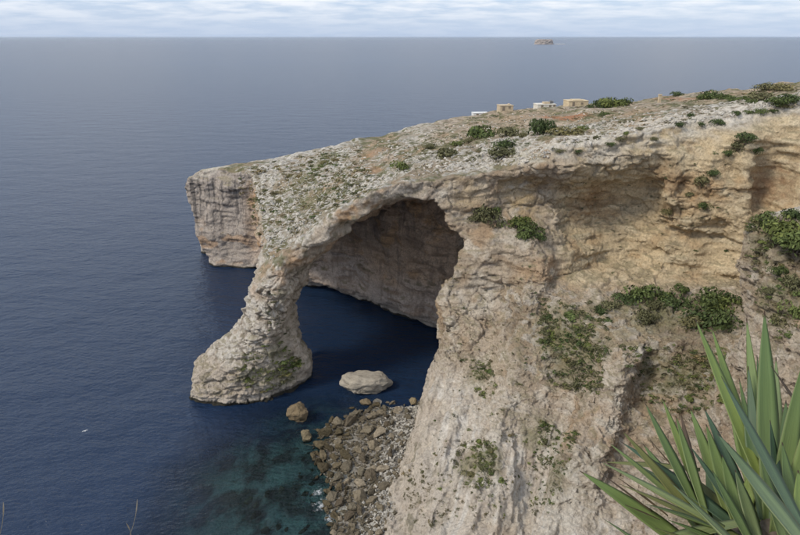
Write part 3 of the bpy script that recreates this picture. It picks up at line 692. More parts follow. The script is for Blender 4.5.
def foliage_np(rs, n, leaf, lobes=7, squash=.62):
    """leaf quads spread through a crown of several lobes, about one metre in radius"""
    cs = []
    for i in range(lobes):
        a = rs.uniform(0, 2 * math.pi); r = rs.uniform(.15, .62) * (i > 0)
        cs.append((r * math.cos(a), r * math.sin(a), rs.uniform(.15, .5) * squash, rs.uniform(.32, .58)))
    Vv, Tt = [], []
    for _ in range(n):
        cx, cy, cz, cr = cs[rs.randint(lobes)]
        d = rs.normal(size=3); d /= np.linalg.norm(d); d[2] = abs(d[2]) if rs.rand() < .75 else d[2]
        rad = cr * (rs.uniform(.55, 1.0) ** .5)
        p = np.array([cx, cy, cz]) + d * rad * np.array([1, 1, squash * 1.25]); p[2] = max(p[2], -.05)
        nn = d + rs.normal(size=3) * .55; nn /= np.linalg.norm(nn)
        t = np.cross(nn, rs.normal(size=3)); t /= np.linalg.norm(t); b = np.cross(nn, t)
        s = leaf * rs.uniform(.6, 1.35)
        Vv += [p - t * s, p - b * s * .5, p + t * s, p + b * s * .5]
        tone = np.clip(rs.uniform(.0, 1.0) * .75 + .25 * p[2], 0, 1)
        Tt += [tone] * 4
    return np.array(Vv), np.array(Tt)
def foliage_mesh(name, Vv, Tt, mat):
    me = mesh_np(name, Vv, np.arange(len(Vv)).reshape(-1, 4))
    a = me.attributes.new('tone', 'FLOAT', 'POINT'); a.data.foreach_set('value', Tt.astype(np.float32)); me.materials.append(mat); return me
def stem_mesh(rs):
    vs, fs = [], []
    for i in range(5):
        a = i * 1.256 + rs.uniform(-.4, .4); tip = np.array([math.cos(a) * .4, math.sin(a) * .4, rs.uniform(.25, .45)])
        k = len(vs)
        for p, r in ((np.array([0, 0, -.25]), .05), (tip * .5, .035), (tip, .015)):
            vs += [tuple(p + np.array([r * math.cos(q), r * math.sin(q), 0])) for q in (0, 2.1, 4.2)]
        for s in (0, 3):
            for q in range(3): fs.append((k + s + q, k + s + (q + 1) % 3, k + s + 3 + (q + 1) % 3, k + s + 3 + q))
    me = bpy.data.meshes.new('stem'); me.from_pydata(vs, [], fs); me.materials.append(m_bark); return me
rs_ = np.random.RandomState(5)
FOL = {k: [foliage_mesh('foliage', *foliage_np(rs_, 620, .085), mt) for _ in range(4)] for k, mt in (('green', GREEN), ('dark', DARKG), ('olive', OLIVEG))}
TUFT = {k: [foliage_mesh('tuft', *foliage_np(rs_, 170, .17, 4, .5), mt) for _ in range(3)] for k, mt in (('green', GREEN), ('dark', DARKG), ('olive', OLIVEG), ('dry', DRYG))}
STEM = [stem_mesh(rs_) for _ in range(3)]
def dist(loc): return (Vector(loc) - cam.location).length
def shrub(u, v, wpx, label, group, col='green', tall=.85):
    loc, no = hit(u, v + wpx * .22)
    if loc is None: return
    r = wpx / FPX * dist(loc) * .5 * 1.65; tall *= 1.3
    e = bpy.data.objects.new('shrub', None); COL.objects.link(e); e.empty_display_size = .3
    e.location = loc - Vector((0, 0, .12 * r)); e.scale = (r, r * rnd.uniform(.85, 1.05), r * tall * rnd.uniform(.9, 1.15)); e.rotation_euler = (0, 0, rnd.uniform(0, 6.28))
    for nm, me in (('foliage', rnd.choice(FOL[col])), ('stem', rnd.choice(STEM))):
        c = bpy.data.objects.new(nm, me); COL.objects.link(c); c.parent = e
    nm_ = {'green': 'mid-green', 'dark': 'dark green', 'olive': 'grey-olive'}[col]; sz_ = 'large' if r > 2.6 else 'small' if r < 1.3 else 'medium-sized'
    tag(e, sz_ + ' ' + nm_ + ' ' + label, 'shrub', group); return e
ORD = ['nearest to', 'second from', 'third from', 'fourth from', 'fifth from', 'sixth from', 'seventh from', 'eighth from', 'ninth from', 'tenth from', 'eleventh from', 'twelfth from', 'thirteenth from', 'fourteenth from', 'fifteenth from', 'sixteenth from', 'seventeenth from', 'eighteenth from']
def many(lst, label, group, col='green', tall=.85, mark=None):
    made = [o for o in (shrub(q[0], q[1], q[2], label, group, q[3] if len(q) > 3 else col, q[4] if len(q) > 4 else tall) for q in lst) if o]
    mp3, what = hit(mark[0], mark[1])[0], mark[2]
    made.sort(key=lambda o: (o.location - mp3).length)
    for k, o in enumerate(made): o['label'] = o['label'] + ', ' + ORD[k] + ' ' + what
many([(484, 132, 24), (508, 131, 17, 'olive'), (506, 143, 18, 'dark'), (500, 151, 24, 'olive', .6), (540, 129, 20, 'dark', 1.15), (568, 129, 26, 'olive', .55), (444, 153, 22, 'olive', .8), (456, 143, 11), (401, 166, 13), (430, 145, 10, 'olive', .6), (470, 140, 10, 'olive', .7), (585, 127, 12, 'green', .6), (522, 135, 9, 'olive')],
     'plateau shrub among pale stones', 'shrubs on the plateau behind the arch', mark=(576, 108, 'the yellow hut'))
many([(601, 104, 16, 'dark'), (612, 103, 18), (624, 101, 15, 'dark', .7), (603, 114, 9), (590, 106, 7, 'dark', .7)], 'bush of the hilltop hedge', 'hedge beside the yellow hut', mark=(578, 108, 'the yellow hut'))
many([(677, 94, 8, 'dark'), (704, 97, 11), (713, 95, 16, 'dark'), (721, 97, 11), (733, 98, 10, 'green', .6), (745, 97, 12, 'green', .5), (759, 97, 16, 'olive', .7), (775, 99, 18, 'green', .6), (790, 97, 16, 'dark', .6), (765, 86, 14, 'olive', .6), (783, 87, 16, 'olive', .6), (796, 79, 12, 'dark', .8), (752, 101, 9, 'dark', .6)],
     'bush by the red soil terraces', 'bushes on the red soil terraces', mark=(660, 103, 'the stone post'))
many([(717, 122, 9, 'dark'), (701, 124, 6, 'dark'), (679, 124, 7, 'dark'), (748, 112, 6), (761, 112, 8), (773, 111, 6, 'dark'), (690, 115, 6, 'dark'), (655, 139, 6, 'olive'), (640, 128, 7, 'olive', .6), (620, 138, 9, 'olive', .6), (610, 143, 8, 'dark', .6), (625, 133, 6), (577, 151, 7, 'dark'), (560, 150, 8, 'olive', .6), (596, 137, 8, 'olive', .6), (736, 113, 6, 'dark'), (785, 105, 10, 'olive', .5)],
     'shrub on the white rim over the recess', 'small shrubs on the white rim', mark=(540, 158, 'the arch'))
many([(484, 214, 26, 'olive'), (494, 210, 16), (476, 218, 14, 'olive')], 'bush on the pier shelf beside the cave', 'bushes on the pier shelf', mark=(462, 215, 'the cave'))
many([(518, 222, 22), (528, 227, 22, 'dark'), (523, 234, 14, 'green'), (538, 236, 12, 'dark', .7)], 'bush on the pier shelf away from the cave', 'bright bushes on the pier shelf', mark=(560, 225, 'the recess'))
many([(746, 137, 12, 'dark'), (738, 146, 13, 'olive'), (729, 152, 9, 'dark'), (702, 180, 14, 'olive'), (712, 172, 10, 'dark'), (704, 205, 10, 'dark'), (667, 212, 9, 'olive'), (690, 195, 8, 'olive'), (755, 150, 9, 'dark')],
     'bush on the slanting ledge of the yellow cliff', 'bushes on the slanting ledge', mark=(755, 125, 'its top'))
many([(640, 293, 26), (625, 297, 18, 'dark', .6), (679, 287, 13), (672, 300, 24, 'dark'), (663, 297, 15), (706, 300, 26, 'dark'), (720, 306, 24), (700, 316, 30, 'dark', .7), (722, 320, 24, 'dark'), (690, 322, 18, 'olive'), (645, 315, 20, 'olive', .7), (612, 303, 16, 'olive', .6), (655, 305, 14, 'olive'), (730, 298, 14, 'dark'), (600, 310, 12, 'dark')],
     'bush on the ledge under the recess', 'bushes on the ledge under the recess', mark=(735, 310, 'the spur'))
many([(786, 228, 30), (768, 222, 20, 'dark'), (797, 240, 30, 'green'), (757, 221, 12, 'olive'), (775, 238, 16, 'olive'), (795, 215, 16, 'dark'), (792, 282, 20, 'olive'), (780, 270, 12, 'dark'), (777, 320, 14, 'olive'), (795, 310, 18, 'green'), (770, 292, 10, 'olive')],
     'bush on the steep spur', 'bushes on the steep spur', mark=(748, 218, 'its crest corner'))

# ---- tufts on the faces, on the leg and on the roof of the arch
def inside(poly, u, v):
    r = False
    for (x1, y1), (x2, y2) in zip(poly, poly[1:] + poly[:1]):
        if (y1 > v) != (y2 > v) and u < (x2 - x1) * (v - y1) / (y2 - y1) + x1: r = not r
    return r
def pick(poly):
    us = [p[0] for p in poly]; vs = [p[1] for p in poly]
    while True:
        u, v = rnd.uniform(min(us), max(us)), rnd.uniform(min(vs), max(vs))
        if inside(poly, u, v): return u, v
STUFF_V, STUFF_T = {}, {}
def stuff_tuft(key, loc, r, tall, kind):
    me = rnd.choice(TUFT[kind]); Vv = np.empty(len(me.vertices) * 3, np.float32); me.vertices.foreach_get('co', Vv); Vv = Vv.reshape(-1, 3)
    Tt = np.empty(len(Vv), np.float32); me.attributes['tone'].data.foreach_get('value', Tt)
    q = rnd.sample(range(len(Vv) // 4), 56); sel = (np.array(q)[:, None] * 4 + np.arange(4)).ravel()
    a = rnd.uniform(0, 6.28); ca, sa = math.cos(a), math.sin(a)
    W = Vv[sel] * np.array([r, r, r * tall]); W = np.stack([W[:, 0] * ca - W[:, 1] * sa, W[:, 0] * sa + W[:, 1] * ca, W[:, 2]], 1) + np.array(loc)
    STUFF_V.setdefault((key, kind), []).append(W); STUFF_T.setdefault((key, kind), []).append(np.clip(Tt[sel] * rnd.uniform(.6, 1.3), 0, 1))
def tufts(poly, n_own, n_stuff, w0, w1, label, group, kinds, key, tall=.7, min_up=-1, clump=0):
    pts = []
    for i in range(n_own + n_stuff):
        for _ in range(12):
            if clump and pts and rnd.random() < clump:
                pu, pv = rnd.choice(pts); u, v = rnd.gauss(pu, 5), rnd.gauss(pv, 5)
                if not inside(poly, u, v): continue
            else: u, v = pick(poly)
            loc, no = hit(u, v)
            if loc is not None and loc.z > 1.2 and no.z > min_up: break
        else: continue
        pts.append((u, v))
        wpx = w0 + (w1 - w0) * rnd.random() ** 1.8
        if i >= n_own: wpx *= .8
        r = wpx / FPX * dist(loc) * .5 * 1.6
        k = rnd.choice(kinds); base = loc - no * (.2 * r)
        if i < n_own:
            o = bpy.data.objects.new('scrub_tuft', rnd.choice(TUFT[k])); COL.objects.link(o)
            o.location = base; o.scale = (r, r, r * tall); o.rotation_euler = (0, 0, rnd.uniform(0, 6.28))
            tag(o, label, 'scrub', group)
        else: stuff_tuft(key, base, r, tall, k)
ROOFP = [(235, 172), (262, 163), (330, 148), (362, 142), (372, 175), (395, 178), (330, 212), (290, 242), (268, 262), (255, 225)]
tufts(ROOFP, 80, 800, 2.5, 11, 'low dark scrub tuft between white stones on the roof of the arch', 'scrub on the arch roof', ['olive', 'olive', 'dark', 'dry'], 'roof', .6, -1, .6)
tufts([(300, 172), (322, 152), (342, 145), (342, 160), (310, 185)], 14, 60, 5, 11, 'low dark scrub tuft between white stones on the roof of the arch', 'scrub on the arch roof', ['olive', 'dark', 'green'], 'roof', .5, -1, .3)
tufts([(395, 172), (365, 142), (430, 125), (500, 112), (640, 102), (800, 86), (800, 100), (700, 118), (640, 128), (550, 150), (520, 163), (430, 175)], 40, 800, 2.5, 9, 'low herb tuft in thin soil on the open plateau', 'herb tufts on the plateau', ['olive', 'olive', 'dry', 'dark', 'dry'], 'plateau', .5, -1, .45)
tufts([(232, 380), (245, 350), (262, 335), (290, 345), (305, 365), (290, 385), (265, 395)], 30, 130, 4, 10, 'green scrub tuft on the foot of the arch leg', 'scrub on the leg foot', ['green', 'olive', 'green'], 'leg', .6, -.3, .6)
tufts([(262, 330), (270, 285), (292, 290), (285, 335)], 6, 30, 3, 6, 'small tuft high on the narrow shaft of the arch leg', 'tufts on the leg shaft', ['olive', 'dark'], 'leg', .6)
tufts([(540, 300), (600, 300), (612, 340), (600, 395), (548, 385), (538, 340)], 34, 368, 4, 12, 'scrub tuft on the broken cliff next to the pale pillar', 'scrub next to the pale pillar', ['green', 'dark', 'olive', 'olive'], 'bay', .8, -1, .65)
tufts([(618, 345), (725, 345), (730, 400), (690, 420), (640, 400)], 22, 256, 4, 10, 'scrub tuft on the stepped scarp below the bushy ledge', 'scrub on the stepped scarp', ['olive', 'dark', 'green', 'dry'], 'bay', .8, -1, .5)
tufts([(470, 360), (495, 360), (497, 395), (478, 398)], 8, 48, 4, 9, 'scrub tuft half way up the pale lower cliff below the pier', 'scrub half way up the lower cliff', ['green', 'olive'], 'bay', .8, -1, .5)
tufts([(455, 440), (497, 440), (495, 485), (470, 490), (450, 470)], 16, 144, 4, 9, 'green scrub tuft on the pale lower cliff above the beach', 'scrub above the beach', ['green', 'olive'], 'bay', .8, -1, .6)
tufts([(400, 470), (440, 460), (450, 520), (420, 530), (405, 510)], 10, 80, 3, 7, 'olive tuft at the toe of the lower cliff by the beach', 'tufts at the cliff toe', ['olive', 'dry'], 'bay', .7, -1, .5)
tufts([(540, 420), (580, 430), (570, 460), (555, 510), (525, 520), (530, 450)], 16, 160, 4, 8, 'scrub tuft in the gully between pier and pale ridge', 'scrub in the gully', ['olive', 'green', 'dark'], 'bay', .8, -1, .6)
tufts([(430, 420), (520, 400), (545, 440), (500, 530), (430, 530)], 12, 110, 2.5, 6.5, 'tiny tuft scattered over the pale rilled lower cliff', 'tufts on the rilled cliff', ['olive', 'green', 'dry'], 'bay', .8, -1, .35)
tufts([(445, 260), (540, 250), (545, 300), (530, 380), (500, 420), (450, 400)], 10, 96, 2.5, 6, 'tiny tuft scattered over the face of the pier', 'tufts on the pier face', ['olive', 'dry', 'dark'], 'bay', .8)
tufts([(745, 215), (800, 210), (800, 330), (770, 350), (750, 300)], 12, 110, 5, 14, 'herb tuft between rocks on the steep spur', 'tufts on the steep spur', ['olive', 'dark', 'dry', 'green'], 'spur', .8, -1, .4)
tufts([(560, 170), (740, 140), (735, 280), (600, 285)], 6, 72, 2.5, 6, 'tiny dark tuft clinging to the yellow cliff', 'tufts on the yellow cliff', ['dark', 'olive'], 'bay', .8)
NAMES = {'roof': 'low scrub and herbs covering the roof of the arch', 'plateau': 'low scrub and dry herbs spread over the plateau', 'leg': 'low green scrub on the leg of the arch', 'bay': 'low scrub clinging to the cliffs of the bay', 'spur': 'low scrub on the steep spur'}
HUE = {'green': 'green', 'dark': 'dark green', 'olive': 'olive', 'dry': 'straw-coloured'}
for (key, kind), lst in STUFF_V.items():
    o = link('scrub_cover', foliage_mesh('scrub_cover', np.concatenate(lst), np.concatenate(STUFF_T[(key, kind)]), {'green': GREEN, 'dark': DARKG, 'olive': OLIVEG, 'dry': DRYG}[kind]))
    tag(o, HUE[kind] + ' ' + NAMES[key], 'scrub', kind='stuff')
print('plants', round(time.time() - T0, 1))

# ------------------------------------------------------------------ boulders and stones
import bmesh
def hull_rock(rs, n=18, squash=(1, .8, .6)):
    bm = bmesh.new()
    for _ in range(n):
        d = rs.normal(size=3); d /= np.linalg.norm(d); d *= rs.uniform(.82, 1.08)
        bm.verts.new(d * np.array(squash))
    r = bmesh.ops.convex_hull(bm, input=bm.verts[:])
    bmesh.ops.delete(bm, geom=[v for v in bm.verts if not v.link_faces], context='VERTS')
    return bm
def rock_mesh(name, rs, n, squash, cuts, amp, mat):
    bm = hull_rock(rs, n, squash)
    if cuts:
        bmesh.ops.bevel(bm, geom=bm.edges[:], offset=.05, segments=1, affect='EDGES')
        bmesh.ops.triangulate(bm, faces=bm.faces[:])
        bmesh.ops.subdivide_edges(bm, edges=bm.edges[:], cuts=cuts, use_grid_fill=True)
        bm.normal_update(); co = np.array([v.co[:] for v in bm.verts]); s = rs.uniform(0, 50)
        dn = fbm(co[:, 0] * 2.2 + s, co[:, 1] * 2.2, co[:, 2] * 2.2, 3, 91) * amp
        for v, q in zip(bm.verts, dn): v.co += v.normal * float(q)
    me = bpy.data.meshes.new(name); bm.to_mesh(me); bm.free(); me.materials.append(mat); return me
STONE = rock_material('boulder_stone', None, (0.20, 0.175, 0.135), 1.6, True)
WET = rock_material('wet_boulder_stone', None, (0.105, 0.088, 0.058), 1.6, True)
rs_ = np.random.RandomState(23)
BOULD = [rock_mesh('boulder', rs_, 16, (1, rs_.uniform(.6, .95), rs_.uniform(.5, .75)), 1, .16, STONE) for _ in range(9)]
WETB = [rock_mesh('wet_boulder', rs_, 16, (1, rs_.uniform(.6, .95), rs_.uniform(.45, .7)), 1, .16, WET) for _ in range(6)]
SHORE = [(352, 408), (385, 402), (425, 404), (418, 430), (404, 462), (396, 500), (392, 545), (335, 545), (322, 515), (325, 480), (312, 462), (308, 440), (325, 425)]
spots = []
def place_rock(name, meshes, u, v, wpx, label, group, cat='boulder', sink=.15):
    gx_, gy_ = atz(u, v, 0.3); gz_ = float(beach_z(np.array([gx_]), np.array([gy_]))[0])
    gx_, gy_ = atz(u, v, max(gz_, -.2)); gz_ = max(float(beach_z(np.array([gx_]), np.array([gy_]))[0]), -.9)
    r = wpx / FPX * dist((gx_, gy_, gz_)) * .5
    for (a, b, c) in spots:
        if (a - gx_) ** 2 + (b - gy_) ** 2 < (.62 * (c + r)) ** 2: return False
    spots.append((gx_, gy_, r))
    o = bpy.data.objects.new(name, rnd.choice(meshes)); COL.objects.link(o)
    o.location = (gx_, gy_, gz_ + r * (.45 - sink)); o.scale = (r, r * rnd.uniform(.8, 1.1), r * rnd.uniform(.8, 1.2)); o.rotation_euler = (rnd.uniform(-.35, .35), rnd.uniform(-.35, .35), rnd.uniform(0, 6.28))
    tag(o, label, cat, group); return True
n = 0
for sz in (18, 15, 12, 10, 8, 7, 6, 5):
    for _ in range({18: 16, 15: 40, 12: 60, 10: 60, 8: 70, 7: 90, 6: 110, 5: 130}[sz]):
        u, v = pick(SHORE)
        if sz > 8 and u + (v - 400) * .15 > 400: continue
        wetp = u < 330 + (545 - v) * .02 or (v < 412 and u < 380)
        if n < 285:
            wetp = wetp or (u < 350 and rnd.random() < .4)
            n += place_rock('beach_boulder' if not wetp else 'wet_boulder', WETB if wetp else BOULD, u, v, sz * rnd.uniform(.85, 1.15),
                ('large' if sz > 11 else 'middling' if sz > 7 else 'small') + (' dark wet boulder at the water edge of the stony beach' if wetp else ' grey-brown boulder on the stony beach' + (' below the cave mouth' if v < 430 else ' near the cliff toe' if u > 378 else ' near the breaking foam')), 'wet boulders at the water edge' if wetp else 'boulders on the beach')
SHALLOW = [(300, 440), (318, 425), (325, 480), (318, 520), (300, 535), (262, 530), (240, 500), (270, 485), (300, 470)]
for _ in range(26):
    u, v = pick(SHALLOW); place_rock('sunken_boulder', WETB, u, v, rnd.uniform(6, 12), 'dark boulder lying under clear shallow water off the beach', 'sunken boulders', sink=.6)
def joined(name, mats_rocks, items, label, cat):
    Vs, Ts, k = [], [], 0
    for me, M in items:
        for tri in [p.vertices[:] for p in me.polygons]: Ts.append([t + k for t in tri])
        for q in me.vertices: Vs.append((M @ q.co)[:])
        k += len(me.vertices)
    me = bpy.data.meshes.new(name); me.from_pydata(Vs, [], Ts); me.materials.append(mats_rocks)
    return tag(link(name, me), label, cat, kind='stuff')
COB = []
rs_ = np.random.RandomState(31)
for _ in range(6):
    bm = hull_rock(rs_, 9, (1, .8, .6)); me = bpy.data.meshes.new('cobble'); bm.to_mesh(me); bm.free(); COB.append(me)
def rand_m(p, r): return Matrix.Translation(p) @ Matrix.Rotation(rnd.uniform(0, 6.28), 4, Vector((rnd.gauss(0, 1), rnd.gauss(0, 1), rnd.gauss(0, 1))).normalized()) @ Matrix.Diagonal((r, r * rnd.uniform(.7, 1), r * rnd.uniform(.6, 1), 1))
items = {'pale': [], 'grey': []}
for _ in range(3000):
    u, v = pick(SHORE); gx_, gy_ = atz(u, v, .5); gz_ = float(beach_z(np.array([gx_]), np.array([gy_]))[0])
    if gz_ < -.1: continue
    pale = rnd.random() < sstep(382, 408, u + (v - 400) * .22) * .92
    if not pale and rnd.random() < .45: continue
    items['pale' if pale else 'grey'].append((rnd.choice(COB), rand_m(Vector((gx_, gy_, gz_ + .1)), rnd.uniform(.2, .5))))
joined('cobbles', rock_material('pale_cobble', None, (0.49, 0.465, 0.415), 2.0), items['pale'], 'pale cobbles piled against the toe of the cliff', 'cobbles')
joined('cobbles', rock_material('grey_cobble', None, (0.14, 0.12, 0.085), 2.0), items['grey'], 'grey-brown cobbles between the beach boulders', 'cobbles')
# loose white stones on the roof of the arch and along the rim
items = []
for poly, cnt in ((ROOFP, 1500), ([(400, 178), (430, 160), (520, 148), (640, 118), (800, 98), (800, 104), (700, 122), (640, 131), (560, 152), (520, 165)], 900), ([(365, 145), (500, 114), (640, 104), (640, 116), (500, 145), (400, 170)], 500)):
    for _ in range(cnt):
        u, v = pick(poly); loc, no = hit(u, v)
        if loc is None or no.z < .35: continue
        items.append((rnd.choice(COB), rand_m(loc, rnd.uniform(.18, .75) * rnd.uniform(.5, 1))))
joined('limestone_rubble', rock_material('white_rubble', None, (0.56, 0.53, 0.48), 1.5), items, 'loose white limestone rubble on the arch roof and rim', 'rubble')

def big_rock(name, u, v, w, h, dpt, label, mat, seed, sink=.3, z=0.0):
    rs = np.random.RandomState(seed); me = rock_mesh(name, rs, 26, (1, 1, 1), 4, .13, mat)
    o = link(name, me); X, Y = atz(u, v, z); o.location = (X, Y, z + h * (.5 - sink)); o.scale = (w / 2, dpt / 2, h / 2)
    return tag(o, label, 'boulder')
big_rock('sea_boulder', 365.5, 389, 10.6, 5.6, 6.0, 'huge pale boulder standing in the dark water of the cave mouth', rock_material('pale_boulder', None, (0.36, 0.325, 0.27), .9), 3, .22)
big_rock('shore_rock', 298, 419, 4.1, 4.8, 3.8, 'tall brown rock in the water next to the leg of the arch', rock_material('brown_boulder', None, (0.22, 0.17, 0.105), .8), 17, .25)
big_rock('shore_rock', 305, 439, 2.6, 2.6, 2.4, 'smaller brown rock between the arch leg and the beach', rock_material('brown_boulder', None, (0.23, 0.19, 0.12), 1.2), 5, .3)
big_rock('shore_rock', 413, 404, 1.6, 1.8, 1.5, 'small yellowish rock at the water edge inside the cave mouth', rock_material('ochre_boulder', None, (0.36, 0.29, 0.18), 1.2), 6, .2)
big_rock('shore_rock', 366, 404, 2.4, 1.7, 1.6, 'brown stone low in the water beside the huge pale boulder', rock_material('brown_boulder', None, (0.24, 0.19, 0.12), 1.2), 8, .3)
print('stones', round(time.time() - T0, 1))
# ------------------------------------------------------------------ huts on the plateau
def ground_z(X, Y):
    ok, loc, no, _ = cliff.ray_cast(Vector((X, Y, 90)), Vector((0, 0, -1)))
    return loc.z if ok else float(ztop(np.array([X]), np.array([Y]))[0])
def box_mesh(name, x0, x1, y0, y1, z0, z1, mat, bev=.03):
    bm = bmesh.new(); bmesh.ops.create_cube(bm, size=1)
    for v in bm.verts: v.co = ((x0 + x1) / 2 + v.co.x * (x1 - x0), (y0 + y1) / 2 + v.co.y * (y1 - y0), (z0 + z1) / 2 + v.co.z * (z1 - z0))
    if bev: bmesh.ops.bevel(bm, geom=bm.edges[:], offset=bev, segments=1, affect='EDGES')
    me = bpy.data.meshes.new(name); bm.to_mesh(me); bm.free(); me.materials.append(mat); return me
def plaster(name, c):
    m, N, L, P = new_mat(name); tcn = N.new('ShaderNodeTexCoord')
    n = noise_node(N, L, tcn.outputs['Object'], 1.3, 6, .65)
    L.new(mixc(N, L, 1.0, c, ramp(N, L, n.outputs['Fac'], [(.3, (.75, .72, .68)), (.7, (1.1, 1.1, 1.08))]).outputs[0], 'MULTIPLY'), P.inputs['Base Color']); P.inputs['Roughness'].default_value = .9
    return m
M_SAND, M_CREAM, M_YELLOW, M_WHITE = plaster('sandstone_wall', (.52, .43, .31)), plaster('cream_wall', (.66, .63, .57)), plaster('yellow_stone_wall', (.58, .48, .33)), plaster('white_wall', (.76, .77, .78))
M_GREYM, M_DARK = plaster('grey_metal', (.20, .21, .23)), plaster('dark_opening', (.22, .18, .14))
def hut(u, v, y, wid, dep, hgt, wall, label, name='hut', extras=()):
    X, Y, Z = aty(u, v, y); zg = min(ground_z(X + a, Y + b) for a in (-wid / 2, wid / 2) for b in (-dep / 2, dep / 2))
    zb = max(Z, zg) - .5; hgt *= .82
    e = bpy.data.objects.new(name, None); COL.objects.link(e); e.location = (X, Y, zb); e.rotation_euler = (0, 0, .12)
    p = lambda nm, *a, **k: link(nm, box_mesh(nm, *a, **k), None, e)
    p('wall', -wid / 2, wid / 2, -dep / 2, dep / 2, zg - zb - .6, hgt, wall)
    p('roof', -wid / 2 - .12, wid / 2 + .12, -dep / 2 - .12, dep / 2 + .12, hgt + .002, hgt + .16, wall)
    d = p('door', -wid * .32, -wid * .32 + .85, -dep / 2 - .03, -dep / 2 + .05, 0, min(1.9, hgt - .2), M_DARK, bev=0)
    w_ = p('window', wid * .12, wid * .12 + .8, -dep / 2 - .03, -dep / 2 + .05, hgt * .5, hgt * .5 + .6, M_DARK, bev=0)
    link('window_sill', box_mesh('window_sill', wid * .12 - .08, wid * .12 + .88, -dep / 2 - .10, -dep / 2 + .04, hgt * .5 - .1, hgt * .5 - .004, wall, 0), None, w_)
    for nm, a, mt in extras: p(nm, *a, mt)
    return tag(e, label, 'hut')
hut(505, 108.5, 209, 4.5, 4, 1.9, M_SAND, 'sand-coloured flat-roofed hut with no neighbour touching it', 'hut', [('chimney', (.9, 1.5, -.4, .4, 1.72, 2.1), M_SAND)])
hut(544.5, 107.2, 212, 6.4, 4.4, 1.9, M_CREAM, 'cream and white hut with dark grey tanks on its roof', 'hut', [('roof_room', (-.6, 1.4, -1, 1, 1.73, 2.3), M_SAND), ('water_tank', (1.6, 2.2, -.5, .3, 1.73, 2.8), M_GREYM), ('water_tank', (2.35, 2.95, -.3, .5, 1.73, 2.6), M_GREYM), ('side_door', (2.2, 2.95, -2.26, -2.21, 0, 1.6), M_DARK)])
hut(575.5, 105.3, 212, 6.8, 5, 2.55, M_YELLOW, 'pale yellow stone hut next to the green hedge', 'hut', [('parapet', (-1.6, 1.9, -1.6, 1.4, 2.26, 2.5), M_YELLOW)])
hut(480, 113.8, 214, 5.2, 3, 1.1, M_WHITE, 'low white shed half hidden by the edge of the plateau', 'shed')
X, Y, Z = aty(659, 103, 190); zg = ground_z(X, Y)
e = bpy.data.objects.new('stone_gatepost', None); COL.objects.link(e); e.location = (X, Y, zg)
link('shaft', box_mesh('shaft', -.4, .4, -.4, .4, -.4, 2.3, M_SAND, .06), None, e); link('cap', box_mesh('cap', -.5, .5, -.5, .5, 2.303, 2.55, M_SAND, .06), None, e)
tag(e, 'lone pale stone post beside the red soil terrace', 'post')

# ------------------------------------------------------------------ islet on the horizon
def islet(name, u, v, wid, hgt, dep, label, tint, seed, dist_y=6300.0):
    X, Y, Z = aty(u, v, dist_y); rs = np.random.RandomState(seed)
    n, vs, fs = 40, [], []
    prof = [(0.0, 1.06), (.25, 1.0), (.55, .97), (.80, .93), (.93, .90), (1.0, .84)]
    for h, s in prof:
        for i in range(n):
            a = i / n * 2 * math.pi; j = 1 + .10 * math.sin(3 * a + seed) + rs.uniform(-.05, .05)
            vs.append((math.cos(a) * wid / 2 * s * j, math.sin(a) * dep / 2 * s * j, hgt * h * (1 + rs.uniform(-.05, .05)) * (1 - .12 * (math.cos(a) < -.8))))
    for k in range(len(prof) - 1):
        for i in range(n): fs.append((k * n + i, k * n + (i + 1) % n, (k + 1) * n + (i + 1) % n, (k + 1) * n + i))
    vs.append((0, 0, hgt * 1.02)); fs += [((len(prof) - 1) * n + i, (len(prof) - 1) * n + (i + 1) % n, len(vs) - 1) for i in range(n)]
    me = bpy.data.meshes.new(name); me.from_pydata(vs, [], fs); me.materials.append(rock_material('islet_rock', None, tint, .03))
    o = link(name, me); o.location = (X, Y, -.5); return tag(o, label, 'islet')
islet('islet', 543, 43, 178, 44, 120, 'small flat-topped rocky islet alone on the horizon', (.46, .40, .36), 2)
islet('reef', 560, 43.4, 120, 5, 40, 'low pale reef in the sea next to the islet', (.62, .62, .62), 5)

# ------------------------------------------------------------------ ground at the photographer's feet
hx = np.arange(-5, 7.01, .12); hy = np.arange(-3, 4.6, .12)
HX, HY = np.meshgrid(hx, hy, indexing='ij')
lip = 1.25 + .75 * sstep(0.0, 1.2, HX)
HZ = 63.05 - np.maximum(HY - lip, 0) * 1.75 + .05 * perlin(HX * 2, HY * 2, 0 * HX, 95) + .03 * perlin(HX * 6, HY * 6, 0 * HX, 96)
HZ = np.minimum(HZ, 65 - .977 * HY - .22)
ii = np.arange(HX.size).reshape(HX.shape)
hv = np.stack([HX.ravel(), HY.ravel(), HZ.ravel()], 1); hq = np.stack([ii[:-1, :-1].ravel(), ii[1:, :-1].ravel(), ii[1:, 1:].ravel(), ii[:-1, 1:].ravel()], 1)
tag(link('ground', mesh_np('ground', hv, hq, True), rock_material('stony_soil', None, (.34, .27, .19), 4.0)), kind='structure')

